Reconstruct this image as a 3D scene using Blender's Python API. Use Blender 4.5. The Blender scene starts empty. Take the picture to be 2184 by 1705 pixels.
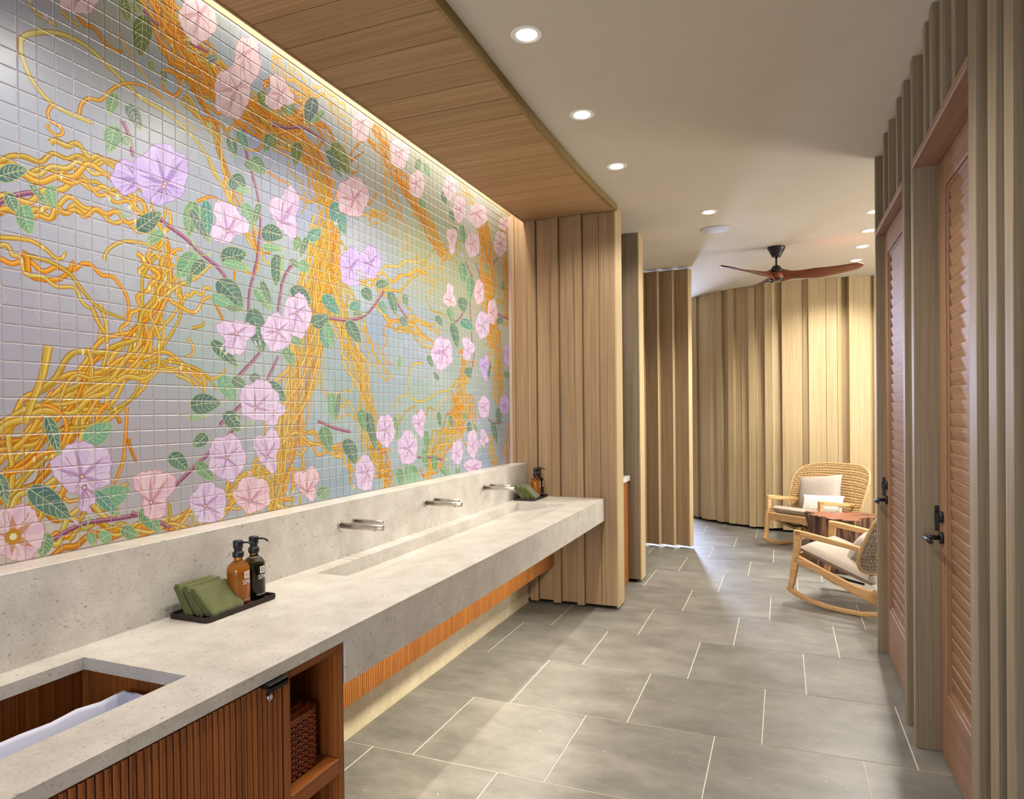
import bpy, bmesh, math, random
import numpy as np
from mathutils import Matrix, Vector
random.seed(7)
rng = np.random.default_rng(7)
C = bpy.context.scene.collection
PI = math.pi

# ------------------------------------------------------------------ camera, world, lights, exposure
def setup_camera():
    cd = bpy.data.cameras.new('camera'); co = bpy.data.objects.new('camera', cd); C.objects.link(co)
    yaw, pit, rol = (math.radians(a) for a in (21.936, -0.4508, -0.608))
    fw = Vector((-math.sin(yaw)*math.cos(pit), math.cos(yaw)*math.cos(pit), math.sin(pit)))
    r0 = Vector((math.cos(yaw), math.sin(yaw), 0)); u0 = r0.cross(fw)
    r = r0*math.cos(rol) + u0*math.sin(rol); u = r.cross(fw)
    m = Matrix((( r.x, u.x, -fw.x, 0), (r.y, u.y, -fw.y, 0), (r.z, u.z, -fw.z, 1.5), (0, 0, 0, 1)))
    co.matrix_world = m
    cd.sensor_fit = 'HORIZONTAL'; cd.sensor_width = 36; cd.lens = 36*1434.785/2184
    cd.shift_y = (888.666-852.5)/2184; cd.clip_start = 0.02
    bpy.context.scene.camera = co
setup_camera()
vs = bpy.context.scene.view_settings
vs.view_transform = 'Standard'; vs.look = 'None'; vs.gamma = 1; vs.use_curve_mapping = False
vs.exposure = 0.34
w = bpy.data.worlds.new('sky'); bpy.context.scene.world = w; w.use_nodes = True
w.node_tree.nodes['Background'].inputs[0].default_value = (0.62, 0.74, 1.0, 1)
w.node_tree.nodes['Background'].inputs[1].default_value = 0.75

def light(name, kind, loc, target, power, color, size=(1, 1), spot=None, radius=0.03, blend=0.6):
    d = bpy.data.lights.new(name, kind); o = bpy.data.objects.new(name, d); C.objects.link(o)
    o.location = loc
    o.rotation_euler = (Vector(target)-Vector(loc)).to_track_quat('-Z', 'Y').to_euler()
    d.energy = power; d.color = color
    if kind == 'AREA':
        d.shape = 'RECTANGLE'; d.size, d.size_y = size
    if kind == 'SPOT':
        d.spot_size = math.radians(spot); d.spot_blend = blend; d.shadow_soft_size = radius
    return o
# daylight of the bathing alcove's window on the right, and of the opening on the left behind the fins
light('alcove_window_light', 'AREA', (3.25, 6.95, 1.75), (-0.5, 5.6, 0.5), 115, (1.0, 0.95, 0.86), (1.3, 1.5))
light('passage_window_light', 'AREA', (-1.72, 10.7, 1.9), (-0.75, 6.8, 0.0), 130, (0.58, 0.68, 1.0), (0.25, 1.1))
# bluish fill light added behind the camera, as if from the unseen entrance
light('entrance_fill_light', 'AREA', (0.0, -2.3, 1.0), (-0.5, 4, 0.9), 75, (0.84, 0.90, 1.0), (2.4, 1.7))
# grazing cove light in the slot above the tiles
cl = light('cove_light', 'AREA', (-1.922, 3.25, 3.26), (-1.922, 3.25, 2.0), 29, (1.0, 0.93, 0.80), (0.05, 3.3))
cl.rotation_euler = (0, math.radians(4), 0)
# warm fill light added behind the fascia to lift the shade under the counter
ul = light('under_counter_fill', 'AREA', (-1.30, 2.95, 0.690), (-1.9, 2.95, 0.2), 24, (1.0, 0.90, 0.74), (0.08, 2.45))
ul.rotation_euler = (0, math.radians(9), 0)
DOWNLIGHTS = [(-0.955, 0.97, 1), (-0.955, 1.77, 1), (-0.955, 2.575, 1), (-0.953, 3.379, 1), (-0.958, 4.178, 1), (-0.522, 5.433, 1),
              (0.677, 5.946, 2), (0.70, 6.568, 2), (0.71, 7.19, 2), (0.712, 7.835, 2)]
for dx, dy, k in DOWNLIGHTS:
    light('downlight_beam', 'SPOT', (dx, dy, 3.02), (dx+(0.0 if k == 1 else -0.05), dy, 0), (34 if dy < 1 else 58) if k == 1 else 125, (1.0, 0.94, 0.85), spot=150, radius=0.04, blend=0.45)

# ------------------------------------------------------------------ helpers
def lin(c):
    return tuple(((v/255)/12.92 if v/255 <= 0.04045 else ((v/255+0.055)/1.055)**2.4) for v in c)
def rgba(c): return (*lin(c), 1)

class MB:
    """collects shapes into one mesh"""
    def __init__(s): s.v = []; s.f = []; s.sm = []
    def add(s, vs, fs, smooth=False):
        n = len(s.v); s.v += [tuple(p) for p in vs]; s.f += [tuple(i+n for i in f) for f in fs]; s.sm += [smooth]*len(fs); return s
    def box(s, x0, x1, y0, y1, z0, z1, m=None):
        vs = [(x0,y0,z0),(x1,y0,z0),(x1,y1,z0),(x0,y1,z0),(x0,y0,z1),(x1,y0,z1),(x1,y1,z1),(x0,y1,z1)]
        if m is not None: vs = [m @ Vector(p) for p in vs]
        return s.add(vs, [(3,2,1,0),(4,5,6,7),(0,1,5,4),(1,2,6,5),(2,3,7,6),(3,0,4,7)])
    def cbox(s, x0, x1, y0, y1, z0, z1, c=0.003, m=None):
        """box with chamfered edges"""
        bm = bmesh.new(); bmesh.ops.create_cube(bm, size=1)
        for v in bm.verts:
            v.co = Vector((x0+(x1-x0)*(v.co.x+.5), y0+(y1-y0)*(v.co.y+.5), z0+(z1-z0)*(v.co.z+.5)))
        bmesh.ops.bevel(bm, geom=bm.edges[:], offset=c, segments=1, affect='EDGES')
        bm.verts.index_update()
        vs = [(m @ v.co) if m is not None else v.co.copy() for v in bm.verts]
        s.add(vs, [[v.index for v in f.verts] for f in bm.faces]); bm.free(); return s
    def prism(s, poly, a0, a1, axis='y', smooth=False):
        """extrude a 2D polygon along an axis. axis y: poly=(x,z); x: (y,z); z: (x,y)"""
        n = len(poly)
        P = {'y': lambda p, a: (p[0], a, p[1]), 'x': lambda p, a: (a, p[0], p[1]), 'z': lambda p, a: (p[0], p[1], a)}[axis]
        vs = [P(p, a0) for p in poly]+[P(p, a1) for p in poly]
        fs = [(i, (i+1) % n, n+(i+1) % n, n+i) for i in range(n)]
        s.add(vs, fs, smooth); s.f += [tuple(len(s.v)-2*n+i for i in range(n-1, -1, -1)), tuple(len(s.v)-n+i for i in range(n))]; s.sm += [False]*2
        return s
    def tube(s, pts, r, seg=8, closed=False, cap=True, smooth=True):
        pts = [Vector(p) for p in pts]; n = len(pts); rs = r if isinstance(r, (list, tuple)) else [r]*n
        vs = []; up = None
        for i, p in enumerate(pts):
            a = pts[(i-1) % n] if (closed or i > 0) else p; b = pts[(i+1) % n] if (closed or i < n-1) else p
            t = (b-a).normalized()
            if up is None:
                up = Vector((0, 0, 1)) if abs(t.z) < 0.9 else Vector((1, 0, 0))
            u = (up - t*up.dot(t)).normalized(); up = u; q = t.cross(u)
            vs += [p + (u*math.cos(2*PI*k/seg) + q*math.sin(2*PI*k/seg))*rs[i] for k in range(seg)]
        fs = []
        m = n if closed else n-1
        for i in range(m):
            j = (i+1) % n
            fs += [(i*seg+k, i*seg+(k+1) % seg, j*seg+(k+1) % seg, j*seg+k) for k in range(seg)]
        s.add(vs, fs, smooth)
        if cap and not closed:
            o = len(s.v)-len(vs)
            s.f += [tuple(o+k for k in range(seg-1, -1, -1)), tuple(o+(n-1)*seg+k for k in range(seg))]; s.sm += [False, False]
        return s
    def lathe(s, prof, seg=24, cx=0, cy=0, smooth=True, axis='z', org=(0, 0, 0)):
        """prof: (r, z) from bottom to top"""
        vs = []
        for r, z in prof:
            for k in range(seg):
                a = 2*PI*k/seg; x, y = r*math.cos(a), r*math.sin(a)
                p = {'z': (cx+x, cy+y, z), 'x': (org[0]+z, org[1]+x, org[2]+y), 'y': (org[0]+x, org[1]+z, org[2]+y)}[axis]
                vs.append(p)
        fs = []
        for i in range(len(prof)-1):
            fs += [(i*seg+k, i*seg+(k+1) % seg, (i+1)*seg+(k+1) % seg, (i+1)*seg+k) for k in range(seg)]
        s.add(vs, fs, smooth); o = len(s.v)-len(vs)
        if prof[0][0] > 1e-6: s.f.append(tuple(o+k for k in range(seg-1, -1, -1))); s.sm.append(False)
        if prof[-1][0] > 1e-6: s.f.append(tuple(o+(len(prof)-1)*seg+k for k in range(seg))); s.sm.append(False)
        return s
    def grid(s, fn, nu, nv, smooth=True, flip=False):
        vs = [fn(i/nu, j/nv) for j in range(nv+1) for i in range(nu+1)]
        fs = []
        for j in range(nv):
            for i in range(nu):
                a = j*(nu+1)+i; q = (a, a+1, a+nu+2, a+nu+1); fs.append(q[::-1] if flip else q)
        return s.add(vs, fs, smooth)
    def ribbon(s, pts, x0, x1):
        """bar of thickness x0..x1 following (y, z, width) points in the side plane"""
        L = []; R = []
        for i, (y, z, wd) in enumerate(pts):
            a = pts[max(i-1, 0)]; b = pts[min(i+1, len(pts)-1)]
            ty, tz = b[0]-a[0], b[1]-a[1]; l = math.hypot(ty, tz); ny, nz = -tz/l, ty/l
            L.append((y+ny*wd/2, z+nz*wd/2)); R.append((y-ny*wd/2, z-nz*wd/2))
        n = len(pts); vs = []
        for i in range(n): vs += [(x0, *L[i]), (x1, *L[i]), (x1, *R[i]), (x0, *R[i])]
        fs = [(3, 2, 1, 0), ((n-1)*4, (n-1)*4+1, (n-1)*4+2, (n-1)*4+3)]
        for i in range(n-1):
            for k in range(4): fs.append((i*4+k, i*4+(k+1) % 4, i*4+4+(k+1) % 4, i*4+4+k))
        return s.add(vs, fs)
    def mesh(s, name):
        me = bpy.data.meshes.new(name); me.from_pydata([tuple(p) for p in s.v], [], s.f)
        me.polygons.foreach_set('use_smooth', s.sm)
        bm = bmesh.new(); bm.from_mesh(me); bmesh.ops.recalc_face_normals(bm, faces=bm.faces); bm.to_mesh(me); bm.free()
        return me

WORLD = {}
def obj(name, mb, m, parent=None, kind=None, label=None, bevel=0):
    me = mb.mesh(name) if isinstance(mb, MB) else mb
    if m is not None and not me.materials: me.materials.append(m)
    o = bpy.data.objects.new(name, me); C.objects.link(o)
    if parent is not None:
        o.parent = parent
        if parent.name in WORLD: o.matrix_parent_inverse = Matrix.Translation(-WORLD[parent.name])
    if kind: o['kind'] = kind
    if label: o['label'] = label
    if bevel:
        b = o.modifiers.new('bevel', 'BEVEL'); b.width = bevel; b.segments = 2; b.limit_method = 'ANGLE'
    return o
def tag(o, label, cat, group=None, kind=None):
    o['label'] = label; o['category'] = cat
    if group: o['group'] = group
    if kind: o['kind'] = kind
    return o
def thing(name, label, cat, loc=(0, 0, 0), rz=0, group=None, kind=None):
    """Empty at the base of a thing; children are authored in its local frame"""
    o = bpy.data.objects.new(name, None); C.objects.link(o); o.location = loc; o.rotation_euler = (0, 0, rz); o.empty_display_size = 0.05
    return tag(o, label, cat, group, kind)
def wthing(name, label, cat, loc, group=None, kind=None):
    """Empty at the base of a thing whose children are authored in world coordinates"""
    o = thing(name, label, cat, loc, 0, group, kind); WORLD[o.name] = Vector(loc); return o
def copy_tree(o, parent=None):
    c = o.copy(); C.objects.link(c)
    if parent is not None: c.parent = parent
    for ch in list(o.children): copy_tree(ch, c)
    return c
def struct(name, mb, m, label, cat='wall'):
    o = obj(name, mb, m); return tag(o, label, cat, kind='structure')

# ------------------------------------------------------------------ materials
def newmat(name):
    m = bpy.data.materials.new(name); m.use_nodes = True
    nt = m.node_tree; b = nt.nodes['Principled BSDF']
    return m, nt, b, nt.nodes.new, nt.links.new
def plain(name, c, rough=0.5, metal=0, noise=0.0, scale=30, spec=0.5, bump=0.0):
    m, nt, b, N, L = newmat(name)
    b.inputs['Roughness'].default_value = rough; b.inputs['Metallic'].default_value = metal
    b.inputs['Specular IOR Level'].default_value = spec
    tc = N('ShaderNodeTexCoord'); no = N('ShaderNodeTexNoise'); no.inputs['Scale'].default_value = scale; no.inputs['Detail'].default_value = 3
    L(tc.outputs['Object'], no.inputs['Vector'])
    r = N('ShaderNodeValToRGB'); k = 1-noise
    r.color_ramp.elements[0].position = 0.3; r.color_ramp.elements[1].position = 0.7
    cl = lin(c); r.color_ramp.elements[0].color = (cl[0]*k, cl[1]*k, cl[2]*k, 1); r.color_ramp.elements[1].color = (*cl, 1)
    L(no.outputs['Fac'], r.inputs['Fac']); L(r.outputs['Color'], b.inputs['Base Color'])
    if bump:
        bp = N('ShaderNodeBump'); bp.inputs['Strength'].default_value = bump; bp.inputs['Distance'].default_value = 0.002
        L(no.outputs['Fac'], bp.inputs['Height']); L(bp.outputs['Normal'], b.inputs['Normal'])
    return m
def wood(name, c1, c2, axis='z', rough=0.55, vary=0.25, streak=None, sc=1.0):
    """fine straight grain along an axis; every board differs by its own random value"""
    m, nt, b, N, L = newmat(name); b.inputs['Roughness'].default_value = rough; b.inputs['Specular IOR Level'].default_value = 0.3
    tc = N('ShaderNodeTexCoord'); oi = N('ShaderNodeObjectInfo')
    add = N('ShaderNodeVectorMath'); add.operation = 'ADD'
    mul = N('ShaderNodeVectorMath'); mul.operation = 'SCALE'; mul.inputs['Scale'].default_value = 37.0
    cmb = N('ShaderNodeCombineXYZ')
    for i in range(3): L(oi.outputs['Random'], cmb.inputs[i])
    L(cmb.outputs[0], mul.inputs[0]); L(tc.outputs['Object'], add.inputs[0]); L(mul.outputs[0], add.inputs[1])
    def mp(lo, hi):
        q = N('ShaderNodeMapping'); s = [hi, hi, hi]; s['xyz'.index(axis)] = lo; q.inputs['Scale'].default_value = s
        L(add.outputs[0], q.inputs['Vector']); return q
    fine = N('ShaderNodeTexNoise'); fine.inputs['Scale'].default_value = 1; fine.inputs['Detail'].default_value = 4; fine.inputs['Roughness'].default_value = 0.65
    L(mp(1.6*sc, 170*sc).outputs[0], fine.inputs['Vector'])
    broad = N('ShaderNodeTexNoise'); broad.inputs['Scale'].default_value = 1; broad.inputs['Detail'].default_value = 2
    L(mp(0.35*sc, 22*sc).outputs[0], broad.inputs['Vector'])
    mx = N('ShaderNodeMath'); mx.operation = 'MULTIPLY_ADD'; mx.inputs[1].default_value = 0.74
    sb = N('ShaderNodeMath'); sb.operation = 'MULTIPLY'; sb.inputs[1].default_value = 0.26
    L(broad.outputs['Fac'], sb.inputs[0]); L(fine.outputs['Fac'], mx.inputs[0]); L(sb.outputs[0], mx.inputs[2])
    r = N('ShaderNodeValToRGB'); r.color_ramp.elements[0].position = 0.36; r.color_ramp.elements[1].position = 0.64
    r.color_ramp.elements[0].color = rgba(c1); r.color_ramp.elements[1].color = rgba(c2)
    if streak:
        e = r.color_ramp.elements.new(0.43); e.color = rgba(streak)
    L(mx.outputs[0], r.inputs['Fac'])
    hs = N('ShaderNodeHueSaturation')
    vr = N('ShaderNodeMapRange'); vr.inputs['To Min'].default_value = 1-vary/2; vr.inputs['To Max'].default_value = 1+vary/2
    L(oi.outputs['Random'], vr.inputs['Value']); L(vr.outputs[0], hs.inputs['Value']); L(r.outputs['Color'], hs.inputs['Color'])
    L(hs.outputs['Color'], b.inputs['Base Color'])
    bp = N('ShaderNodeBump'); bp.inputs['Strength'].default_value = 0.12; bp.inputs['Distance'].default_value = 0.001
    L(fine.outputs['Fac'], bp.inputs['Height']); L(bp.outputs['Normal'], b.inputs['Normal'])
    return m
def limestone(name, c1, c2, speck, rough=0.35):
    m, nt, b, N, L = newmat(name); b.inputs['Roughness'].default_value = rough
    tc = N('ShaderNodeTexCoord')
    no = N('ShaderNodeTexNoise'); no.inputs['Scale'].default_value = 7; no.inputs['Detail'].default_value = 8; no.inputs['Roughness'].default_value = 0.7
    L(tc.outputs['Object'], no.inputs['Vector'])
    r = N('ShaderNodeValToRGB'); r.color_ramp.elements[0].position = 0.35; r.color_ramp.elements[1].position = 0.65
    r.color_ramp.elements[0].color = rgba(c1); r.color_ramp.elements[1].color = rgba(c2); L(no.outputs['Fac'], r.inputs['Fac'])
    cur = r.outputs['Color']
    for sc, th, dens, amt in ((95, 0.24, 0.55, 0.42), (46, 0.19, 0.45, 0.5), (24, 0.13, 0.28, 0.5), (190, 0.32, 0.65, 0.35)):
        mp = N('ShaderNodeMapping'); mp.inputs['Scale'].default_value = (1, 0.6, 1); mp.inputs['Rotation'].default_value = (0.3, 0.2, 0.6+sc)
        L(tc.outputs['Object'], mp.inputs['Vector'])
        wob = N('ShaderNodeTexNoise'); wob.inputs['Scale'].default_value = sc*1.6; L(mp.outputs[0], wob.inputs['Vector'])
        va = N('ShaderNodeVectorMath'); va.operation = 'MULTIPLY_ADD'; va.inputs[1].default_value = (0.6/sc,)*3
        L(wob.outputs['Color'], va.inputs[0]); L(mp.outputs[0], va.inputs[2])
        vo = N('ShaderNodeTexVoronoi'); vo.inputs['Scale'].default_value = sc; L(va.outputs[0], vo.inputs['Vector'])
        lt = N('ShaderNodeMapRange'); lt.inputs['From Min'].default_value = th*0.6; lt.inputs['From Max'].default_value = th; lt.inputs['To Min'].default_value = 1; lt.inputs['To Max'].default_value = 0
        L(vo.outputs['Distance'], lt.inputs['Value'])
        sp = N('ShaderNodeSeparateColor'); L(vo.outputs['Color'], sp.inputs[0])
        g = N('ShaderNodeMath'); g.operation = 'LESS_THAN'; g.inputs[1].default_value = dens; L(sp.outputs[0], g.inputs[0])
        f = N('ShaderNodeMath'); f.operation = 'MULTIPLY'; L(lt.outputs[0], f.inputs[0]); L(g.outputs[0], f.inputs[1])
        f2 = N('ShaderNodeMath'); f2.operation = 'MULTIPLY'; f2.inputs[1].default_value = amt; L(f.outputs[0], f2.inputs[0])
        mx = N('ShaderNodeMix'); mx.data_type = 'RGBA'; L(f2.outputs[0], mx.inputs['Factor']); L(cur, mx.inputs['A']); mx.inputs['B'].default_value = rgba(speck)
        cur = mx.outputs['Result']
    L(cur, b.inputs['Base Color']); return m
def floorstone(name):
    m, nt, b, N, L = newmat(name); b.inputs['Roughness'].default_value = 0.42
    tc = N('ShaderNodeTexCoord'); oi = N('ShaderNodeObjectInfo')
    mp = N('ShaderNodeMapping'); mp.inputs['Scale'].default_value = (1, 1.8, 1); L(tc.outputs['Object'], mp.inputs['Vector'])
    no = N('ShaderNodeTexNoise'); no.noise_dimensions = '4D'; no.inputs['Scale'].default_value = 3.2; no.inputs['Detail'].default_value = 9; no.inputs['Roughness'].default_value = 0.68
    wm = N('ShaderNodeMath'); wm.operation = 'MULTIPLY'; wm.inputs[1].default_value = 50; L(oi.outputs['Random'], wm.inputs[0]); L(wm.outputs[0], no.inputs['W'])
    L(mp.outputs[0], no.inputs['Vector'])
    r = N('ShaderNodeValToRGB'); cr = r.color_ramp; cr.elements[0].position = 0.3; cr.elements[1].position = 0.72
    cr.elements[0].color = rgba((99, 97, 91)); cr.elements[1].color = rgba((144, 141, 133))
    e = cr.elements.new(0.5); e.color = rgba((121, 119, 112))
    L(no.outputs['Fac'], r.inputs['Fac'])
    n2 = N('ShaderNodeTexNoise'); n2.inputs['Scale'].default_value = 2.2; n2.inputs['Detail'].default_value = 5; L(tc.outputs['Object'], n2.inputs['Vector'])
    rr = N('ShaderNodeMapRange'); rr.inputs['From Min'].default_value = 0.66; rr.inputs['From Max'].default_value = 0.8; rr.inputs['To Max'].default_value = 0.4; L(n2.outputs['Fac'], rr.inputs['Value'])
    mx = N('ShaderNodeMix'); mx.data_type = 'RGBA'; L(rr.outputs[0], mx.inputs['Factor']); L(r.outputs['Color'], mx.inputs['A']); mx.inputs['B'].default_value = rgba((140, 105, 75))
    vo = N('ShaderNodeTexVoronoi'); vo.inputs['Scale'].default_value = 13; L(tc.outputs['Object'], vo.inputs['Vector'])
    lt = N('ShaderNodeMath'); lt.operation = 'LESS_THAN'; lt.inputs[1].default_value = 0.055; L(vo.outputs['Distance'], lt.inputs[0])
    f = N('ShaderNodeMath'); f.operation = 'MULTIPLY'; f.inputs[1].default_value = 0.55; L(lt.outputs[0], f.inputs[0])
    m2 = N('ShaderNodeMix'); m2.data_type = 'RGBA'; L(f.outputs[0], m2.inputs['Factor']); L(mx.outputs['Result'], m2.inputs['A']); m2.inputs['B'].default_value = rgba((205, 198, 182))
    hs = N('ShaderNodeHueSaturation'); vr = N('ShaderNodeMapRange'); vr.inputs['To Min'].default_value = 0.9; vr.inputs['To Max'].default_value = 1.08
    L(oi.outputs['Random'], vr.inputs['Value']); L(vr.outputs[0], hs.inputs['Value']); L(m2.outputs['Result'], hs.inputs['Color']); L(hs.outputs['Color'], b.inputs['Base Color'])
    bp = N('ShaderNodeBump'); bp.inputs['Strength'].default_value = 0.15; bp.inputs['Distance'].default_value = 0.002; L(no.outputs['Fac'], bp.inputs['Height']); L(bp.outputs['Normal'], b.inputs['Normal'])
    return m
def emit(name, c, s):
    m, nt, b, N, L = newmat(name); b.inputs['Base Color'].default_value = rgba(c); b.inputs['Emission Color'].default_value = rgba(c); b.inputs['Emission Strength'].default_value = s
    return m
def glassy(name, c, rough=0.03):
    m, nt, b, N, L = newmat(name); b.inputs['Base Color'].default_value = rgba(c); b.inputs['Transmission Weight'].default_value = 1.0
    b.inputs['Roughness'].default_value = rough; b.inputs['IOR'].default_value = 1.45
    return m
def waffle(name, c1, c2, sc=160):
    m, nt, b, N, L = newmat(name); b.inputs['Roughness'].default_value = 0.9; b.inputs['Sheen Weight'].default_value = 0.3
    tc = N('ShaderNodeTexCoord'); vo = N('ShaderNodeTexVoronoi'); vo.inputs['Scale'].default_value = sc; vo.inputs['Randomness'].default_value = 0.25
    L(tc.outputs['Object'], vo.inputs['Vector'])
    r = N('ShaderNodeValToRGB'); r.color_ramp.elements[0].color = rgba(c2); r.color_ramp.elements[1].color = rgba(c1); r.color_ramp.elements[1].position = 0.7
    L(vo.outputs['Distance'], r.inputs['Fac']); L(r.outputs['Color'], b.inputs['Base Color'])
    bp = N('ShaderNodeBump'); bp.invert = True; bp.inputs['Strength'].default_value = 0.7; bp.inputs['Distance'].default_value = 0.003; L(vo.outputs['Distance'], bp.inputs['Height']); L(bp.outputs['Normal'], b.inputs['Normal'])
    return m
M = dict(

    plaster=plain('ceiling_plaster', (202, 193, 177), 0.85, noise=0.02, scale=6),
    wall=plain('wall_paint', (170, 150, 120), 0.8, noise=0.05, scale=4),
    cedar_v=wood('cedar_vertical', (132, 106, 78), (168, 140, 106), 'z', vary=0.14),
    cedar_x=wood('cedar_soffit', (144, 112, 74), (182, 152, 110), 'x', streak=(158, 122, 84), vary=0.22),
    cedar_y=wood('cedar_along', (140, 112, 78), (190, 160, 118), 'y', vary=0.1),
    edge=wood('soffit_edge_oak', (120, 100, 58), (150, 126, 76), 'x', vary=0.1),
    pale_v=wood('pale_cedar_vertical', (166, 144, 108), (194, 172, 134), 'z', vary=0.14),
    fin_v=wood('weathered_cedar', (124, 108, 84), (156, 140, 116), 'z', vary=0.14),
    door_v=wood('door_cedar_vertical', (126, 94, 70), (160, 124, 96), 'z', vary=0.04),
    door_y=wood('door_cedar_across', (130, 97, 73), (163, 128, 100), 'y', vary=0.06),
    teak_v=wood('teak_vertical', (112, 58, 22), (170, 100, 46), 'z', vary=0.12, rough=0.45),
    teak_rib=wood('teak_reed', (112, 58, 22), (170, 100, 46), 'z', vary=0.05, rough=0.42),
    teak_y=wood('teak_along', (118, 62, 24), (168, 100, 46), 'y', vary=0.08, rough=0.45),
    teak_orange=wood('teak_orange', (120, 72, 28), (162, 106, 50), 'z', vary=0.06, rough=0.45),
    oak=wood('pale_oak_frame', (182, 138, 88), (214, 174, 124), 'y', vary=0.05, sc=0.7),
    walnut=wood('fan_walnut', (84, 42, 26), (132, 72, 46), 'x', vary=0.05, rough=0.35),
    counter=limestone('counter_limestone', (190, 184, 175), (213, 208, 200), (120, 108, 98)),
    toe=limestone('toe_limestone', (196, 182, 150), (216, 204, 176), (150, 132, 104), 0.5),
    floor=floorstone('floor_stone'),
    grout=plain('floor_grout', (226, 218, 198), 0.9, noise=0.1, scale=60),
    tilegrout=plain('tile_grout', (230, 214, 206), 0.9, noise=0.06, scale=80),
    steel=plain('brushed_steel', (200, 194, 186), 0.26, metal=1, noise=0.08, scale=300),
    chrome=plain('chrome', (225, 225, 228), 0.1, metal=1),
    black=plain('black_metal', (20, 20, 26), 0.38, noise=0.1, scale=60),
    bronze=plain('dark_bronze', (42, 36, 32), 0.45, metal=0.6, noise=0.2, scale=60),
    charred=wood('charred_tray_wood', (34, 26, 22), (66, 54, 46), 'y', vary=0.1, rough=0.7),
    dark=plain('shadow_gap', (14, 12, 11), 0.95),
    towel=waffle('green_waffle_cotton', (98, 104, 54), (58, 64, 28), 110),
    amber=glassy('amber_glass', (240, 198, 122)), green=glassy('brown_green_glass', (150, 120, 60)),
    lotion=plain('body_lotion', (196, 138, 46), 0.4), mouthwash=plain('mouthwash', (24, 58, 30), 0.2),
    print=plain('white_print', (238, 236, 230), 0.5),
    linen=plain('white_linen', (214, 216, 236), 0.9, noise=0.04, scale=14, bump=0.2),
    rattan=plain('red_brown_rattan', (176, 94, 48), 0.5, noise=0.5, scale=90),
    wicker=plain('golden_wicker', (204, 168, 116), 0.6, noise=0.35, scale=70),
    wicker_grey=plain('grey_wicker', (168, 152, 134), 0.6, noise=0.4, scale=70),
    cushion=plain('taupe_canvas', (176, 164, 150), 0.9, noise=0.1, scale=300, bump=0.15),
    pillow=plain('grey_taupe_linen', (180, 170, 160), 0.9, noise=0.12, scale=40, bump=0.2),
    lampwhite=plain('white_lacquer', (236, 234, 228), 0.35),
    reflector=plain('lamp_reflector', (230, 230, 230), 0.25, metal=0.4),
    lamp=emit('lamp_disc', (255, 244, 226), 14.0),
    bracket=plain('white_bracket', (232, 238, 252), 0.4),
)
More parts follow.
